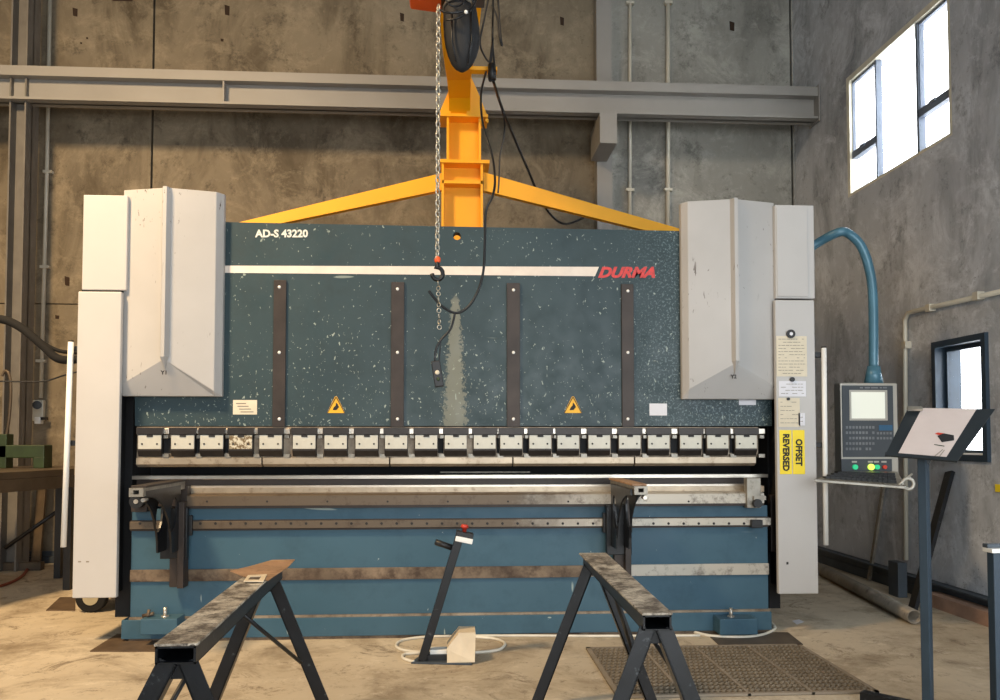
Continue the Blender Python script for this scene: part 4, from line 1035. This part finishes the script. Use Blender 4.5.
# ------------------------------------------------------------------ right side stock
pa, pb2 = WZ(800, 570, .05), WZ(914, 622, .05)
pa = Vector((3.66, 8.2, .055)); e_ = WZ(914.5, 617, .055)
dirp = (e_-pa).normalized(); sv = dirp.cross(Vector((0, 0, 1))).normalized()
b = MB(); n = 20; vs = []; 
for P_ in (pa, e_):
    for r_ in (.052, .043):
        for k in range(n):
            w = 2*math.pi*k/n; vs.append(P_+sv*r_*math.cos(w)+Vector((0, 0, r_*math.sin(w))))
fs = []
for k in range(n):
    l = (k+1) % n
    fs += [(k, l, 2*n+l, 2*n+k), (n+k, 3*n+k, 3*n+l, n+l), (k, n+k, n+l, l), (2*n+k, 2*n+l, 3*n+l, 3*n+k)]
b.add(vs, fs, True)
tag(b.build('steel_pipe', 'pipe'), 'long grey steel pipe lying on the floor along the right wall', 'pipe')
b = MB().box(XR-.42, XR-.22, 5.6, 7.9, 0, .06)
yA, yB_ = WX(935, 437, XR-.1).y, WX(1010, 437, XR-.1).y
tag(MB().box(XR-.16, XR-.03, yB_-1.2, yA+.1, 0, .10).build('timber_beam', 'timber'), 'pinkish timber beam on the floor along the right wall behind the stand', 'timber')
def lean(name, foot, top, w, th, mat, label, cat, up=(1, 0, 0)):
    tag(MB().bar(foot, top, w, th, up).build(name, mat), label, cat, 'stock leaning on the right wall')
tp = WX(886, 470, XR-.02); ft = WZ(869, 580, .01)
lean('leaning_bar', ft, tp, .04, .02, 'pipe', 'thin pale steel bar leaning on the right wall below the keyboard tray', 'steel bar')
tp = WX(950, 472, XR-.02); ft = WZ(912, 612, .02)
lean('leaning_bar', ft, tp, .09, .03, 'black_worn', 'black flat bar leaning on the right wall below the small window', 'steel bar')
p0 = WX(893, 600, XR-.2)
t = MB().box(XR-.22, XR-.14, WX(899, 500, XR-.2).y, WX(889, 500, XR-.2).y, 0, WX(890, 560, XR-.2).z)
tag(t.build('scrap_box', 'skirt', None, .006), 'dark grey upright box standing against the right wall behind the pipe', 'box')
pz = WX(1000, 488, XR-.01)
tag(MB().box(XR-.012, XR-.001, pz.y-.25, pz.y+.05, pz.z-.03, pz.z+.025).build('yellow_tape', 'sticker_yellow'), 'short yellow strip on the right wall at the picture edge', 'tape')

# ------------------------------------------------------------------ drawing stand
YS = 3.5
pB = W(926, 470, YS)
DS = thing('drawing_stand', (pB.x, YS+.02, 0), 'blue-grey post stand with a black holder plate near the right edge', 'stand')
rt = Matrix.Rotation(math.radians(38), 3, 'Z')
def diamond(c, h, z0_, z1_, th=None):
    q = [rt @ Vector((sx*h, sy*h, 0)) for sx, sy in ((-1, -1), (1, -1), (1, 1), (-1, 1))]
    return [Vector((c.x+p.x, c.y+p.y, z0_)) for p in q]+[Vector((c.x+p.x, c.y+p.y, z1_)) for p in q]
cpt = Vector((pB.x, YS+.02, 0))
ztop_ = W(926, 452, YS).z
MB().hexa(diamond(cpt, .0195, .01, ztop_)).build('post', 'stand_blue', DS, .003)
MB().hexa(diamond(cpt, .17, 0, .012)).build('base_plate', 'stand_blue', DS, .003)
BL, BR, TR, TL = W(885, 455.5, 3.5), W(957, 461.5, 3.36), W(995, 409, 3.52), W(908, 408, 3.68)
nrm = (BR-BL).cross(TL-BL).normalized()
def quad_solid(c4, n_, th):
    v = [Vector(p) for p in c4]; w = [p-n_*th for p in v]
    return MB().add(v+w, [(0, 1, 2, 3), (7, 6, 5, 4), (1, 0, 4, 5), (2, 1, 5, 6), (3, 2, 6, 7), (0, 3, 7, 4)])
quad_solid([BL, BR, TR, TL], nrm, .006).build('holder_plate', 'holder', DS)
MB().bar(BL+nrm*.01, BR+nrm*.01, .02, .005, nrm).build('holder_lip', 'holder', DS)
MB().bar((BL+BR+TL+TR)/4-nrm*.02, Vector((cpt.x, cpt.y, ztop_-.05)), .04, .03).build('holder_bracket', 'holder', DS)
def PQ(u, v): return BL.lerp(BR, u).lerp(TL.lerp(TR, u), v)
pc = [PQ(.17, .02), PQ(.83, .03), PQ(.80, .985), PQ(.17, .99)]
pc = [p+nrm*.004 for p in pc]
dr = MB().add(pc+[p-nrm*.001 for p in pc], [(0, 1, 2, 3), (7, 6, 5, 4), (1, 0, 4, 5), (2, 1, 5, 6), (3, 2, 6, 7), (0, 3, 7, 4)]).build('drawing_sheet', 'paper_pink')
tag(dr, 'pale pink printed drawing sheet lying on the black holder plate', 'paper')
def PR(u, v): return PQ(.17+.65*u, .02+.96*v)+nrm*.0055
MB().add([PR(.58, .42), PR(.74, .3), PR(.95, .35), PR(.88, .45), PR(.66, .48)], [(0, 1, 2, 3, 4)]).build('dark_print', 'inkdark', dr)
MB().add([PR(.50, .46), PR(.60, .44), PR(.68, .48), PR(.55, .49)], [(0, 1, 2, 3)]).build('red_print', 'red', dr)
MB().add([PR(.62, .24), PR(.84, .22), PR(.84, .235), PR(.62, .255)], [(0, 1, 2, 3)]).build('green_print', 'green', dr)
MB().add([PR(.76, .02), PR(.79, .02), PR(.86, .16), PR(.84, .17)], [(0, 1, 2, 3)]).add([PR(.86, .02), PR(.885, .02), PR(.90, .15), PR(.88, .16)], [(0, 1, 2, 3)]).build('line_print', 'ink', dr)
cl = W(914.5, 410, 3.64)
tag(MB().bar(cl-Vector((.035, 0, 0))+nrm*.008, cl+Vector((.03, -.01, 0))+nrm*.008, .02, .012, nrm).build('paper_clip', 'chain'), 'small silver clip on the top left corner of the holder plate', 'clip')
# blue cabinet at the right edge
yk = 3.3; q = W(994.5, 600, yk)
t = thing('blue_panel', (q.x+.3, yk+.02, 0), 'dark blue upright panel with a pale top edge at the right picture edge', 'panel')
zk = W(995, 553, yk).z
MB().box(q.x, q.x+.6, yk, yk+.045, 0, zk).build('panel_sheet', 'win_blue', t, .004)
MB().box(q.x-.012, q.x+.62, yk-.01, yk+.055, zk, zk+.018).build('pale_edge', 'white', t, .003)
MB().box(q.x-.012, q.x+.62, yk+.02, yk+.055, zk+.018, zk+.035).build('rear_edge', 'skirt', t, .003)

# ------------------------------------------------------------------ light
w = bpy.data.worlds.new('world'); sc.world = w; w.use_nodes = True
bg = w.node_tree.nodes['Background']; bg.inputs[0].default_value = (0.92, 0.96, 1.0, 1); bg.inputs[1].default_value = 7.0
def area(name, loc, target, sx, sy, e, c):
    l = bpy.data.lights.new(name, 'AREA'); l.shape = 'RECTANGLE'; l.size = sx; l.size_y = sy; l.energy = e; l.color = c
    o = bpy.data.objects.new(name, l); COL.objects.link(o); o.location = loc
    o.rotation_euler = (Vector(target)-Vector(loc)).to_track_quat('-Z', 'Y').to_euler(); return o
o = area('high_bay_lamp', (-4.2, 1.8, 7.2), (-3.2, 6.6, 1.8), 1.0, 1.0, 320, (1.0, .70, .38)); o.data.spread = math.radians(100)
area('front_fill_light', (1.6, -5.5, 2.2), (1.6, 6, 1.6), 6, 3.6, 480, (.93, .975, 1.0))  # added fill from behind the camera; no door is built there
area('left_fill_light', (-6.4, -1.0, 2.6), (3.9, 4.0, 1.6), 4, 4, 110, (.80, .91, 1.0))  # added cool fill aimed at the right wall; the left wall has no door
o = area('right_fill_light', (3.7, 1.2, 1.5), (0.5, 4.2, .6), 3.2, 2.8, 115, (.88, .95, 1.0))  # added low fill for the floor and lower right; the wall here is solid
area('overhead_fill_light', (1.5, -1.5, 8.8), (2.4, 6, 1), 4, 3, 230, (.82, .92, 1.0))  # added cool fill from overhead; the ceiling above it is closed
sc.view_settings.view_transform = 'Standard'; sc.view_settings.look = 'None'
sc.view_settings.gamma = 1.0; sc.view_settings.exposure = 0.0; sc.view_settings.use_curve_mapping = False
sc.cycles.use_denoising = True
sc.cycles.max_bounces = 6
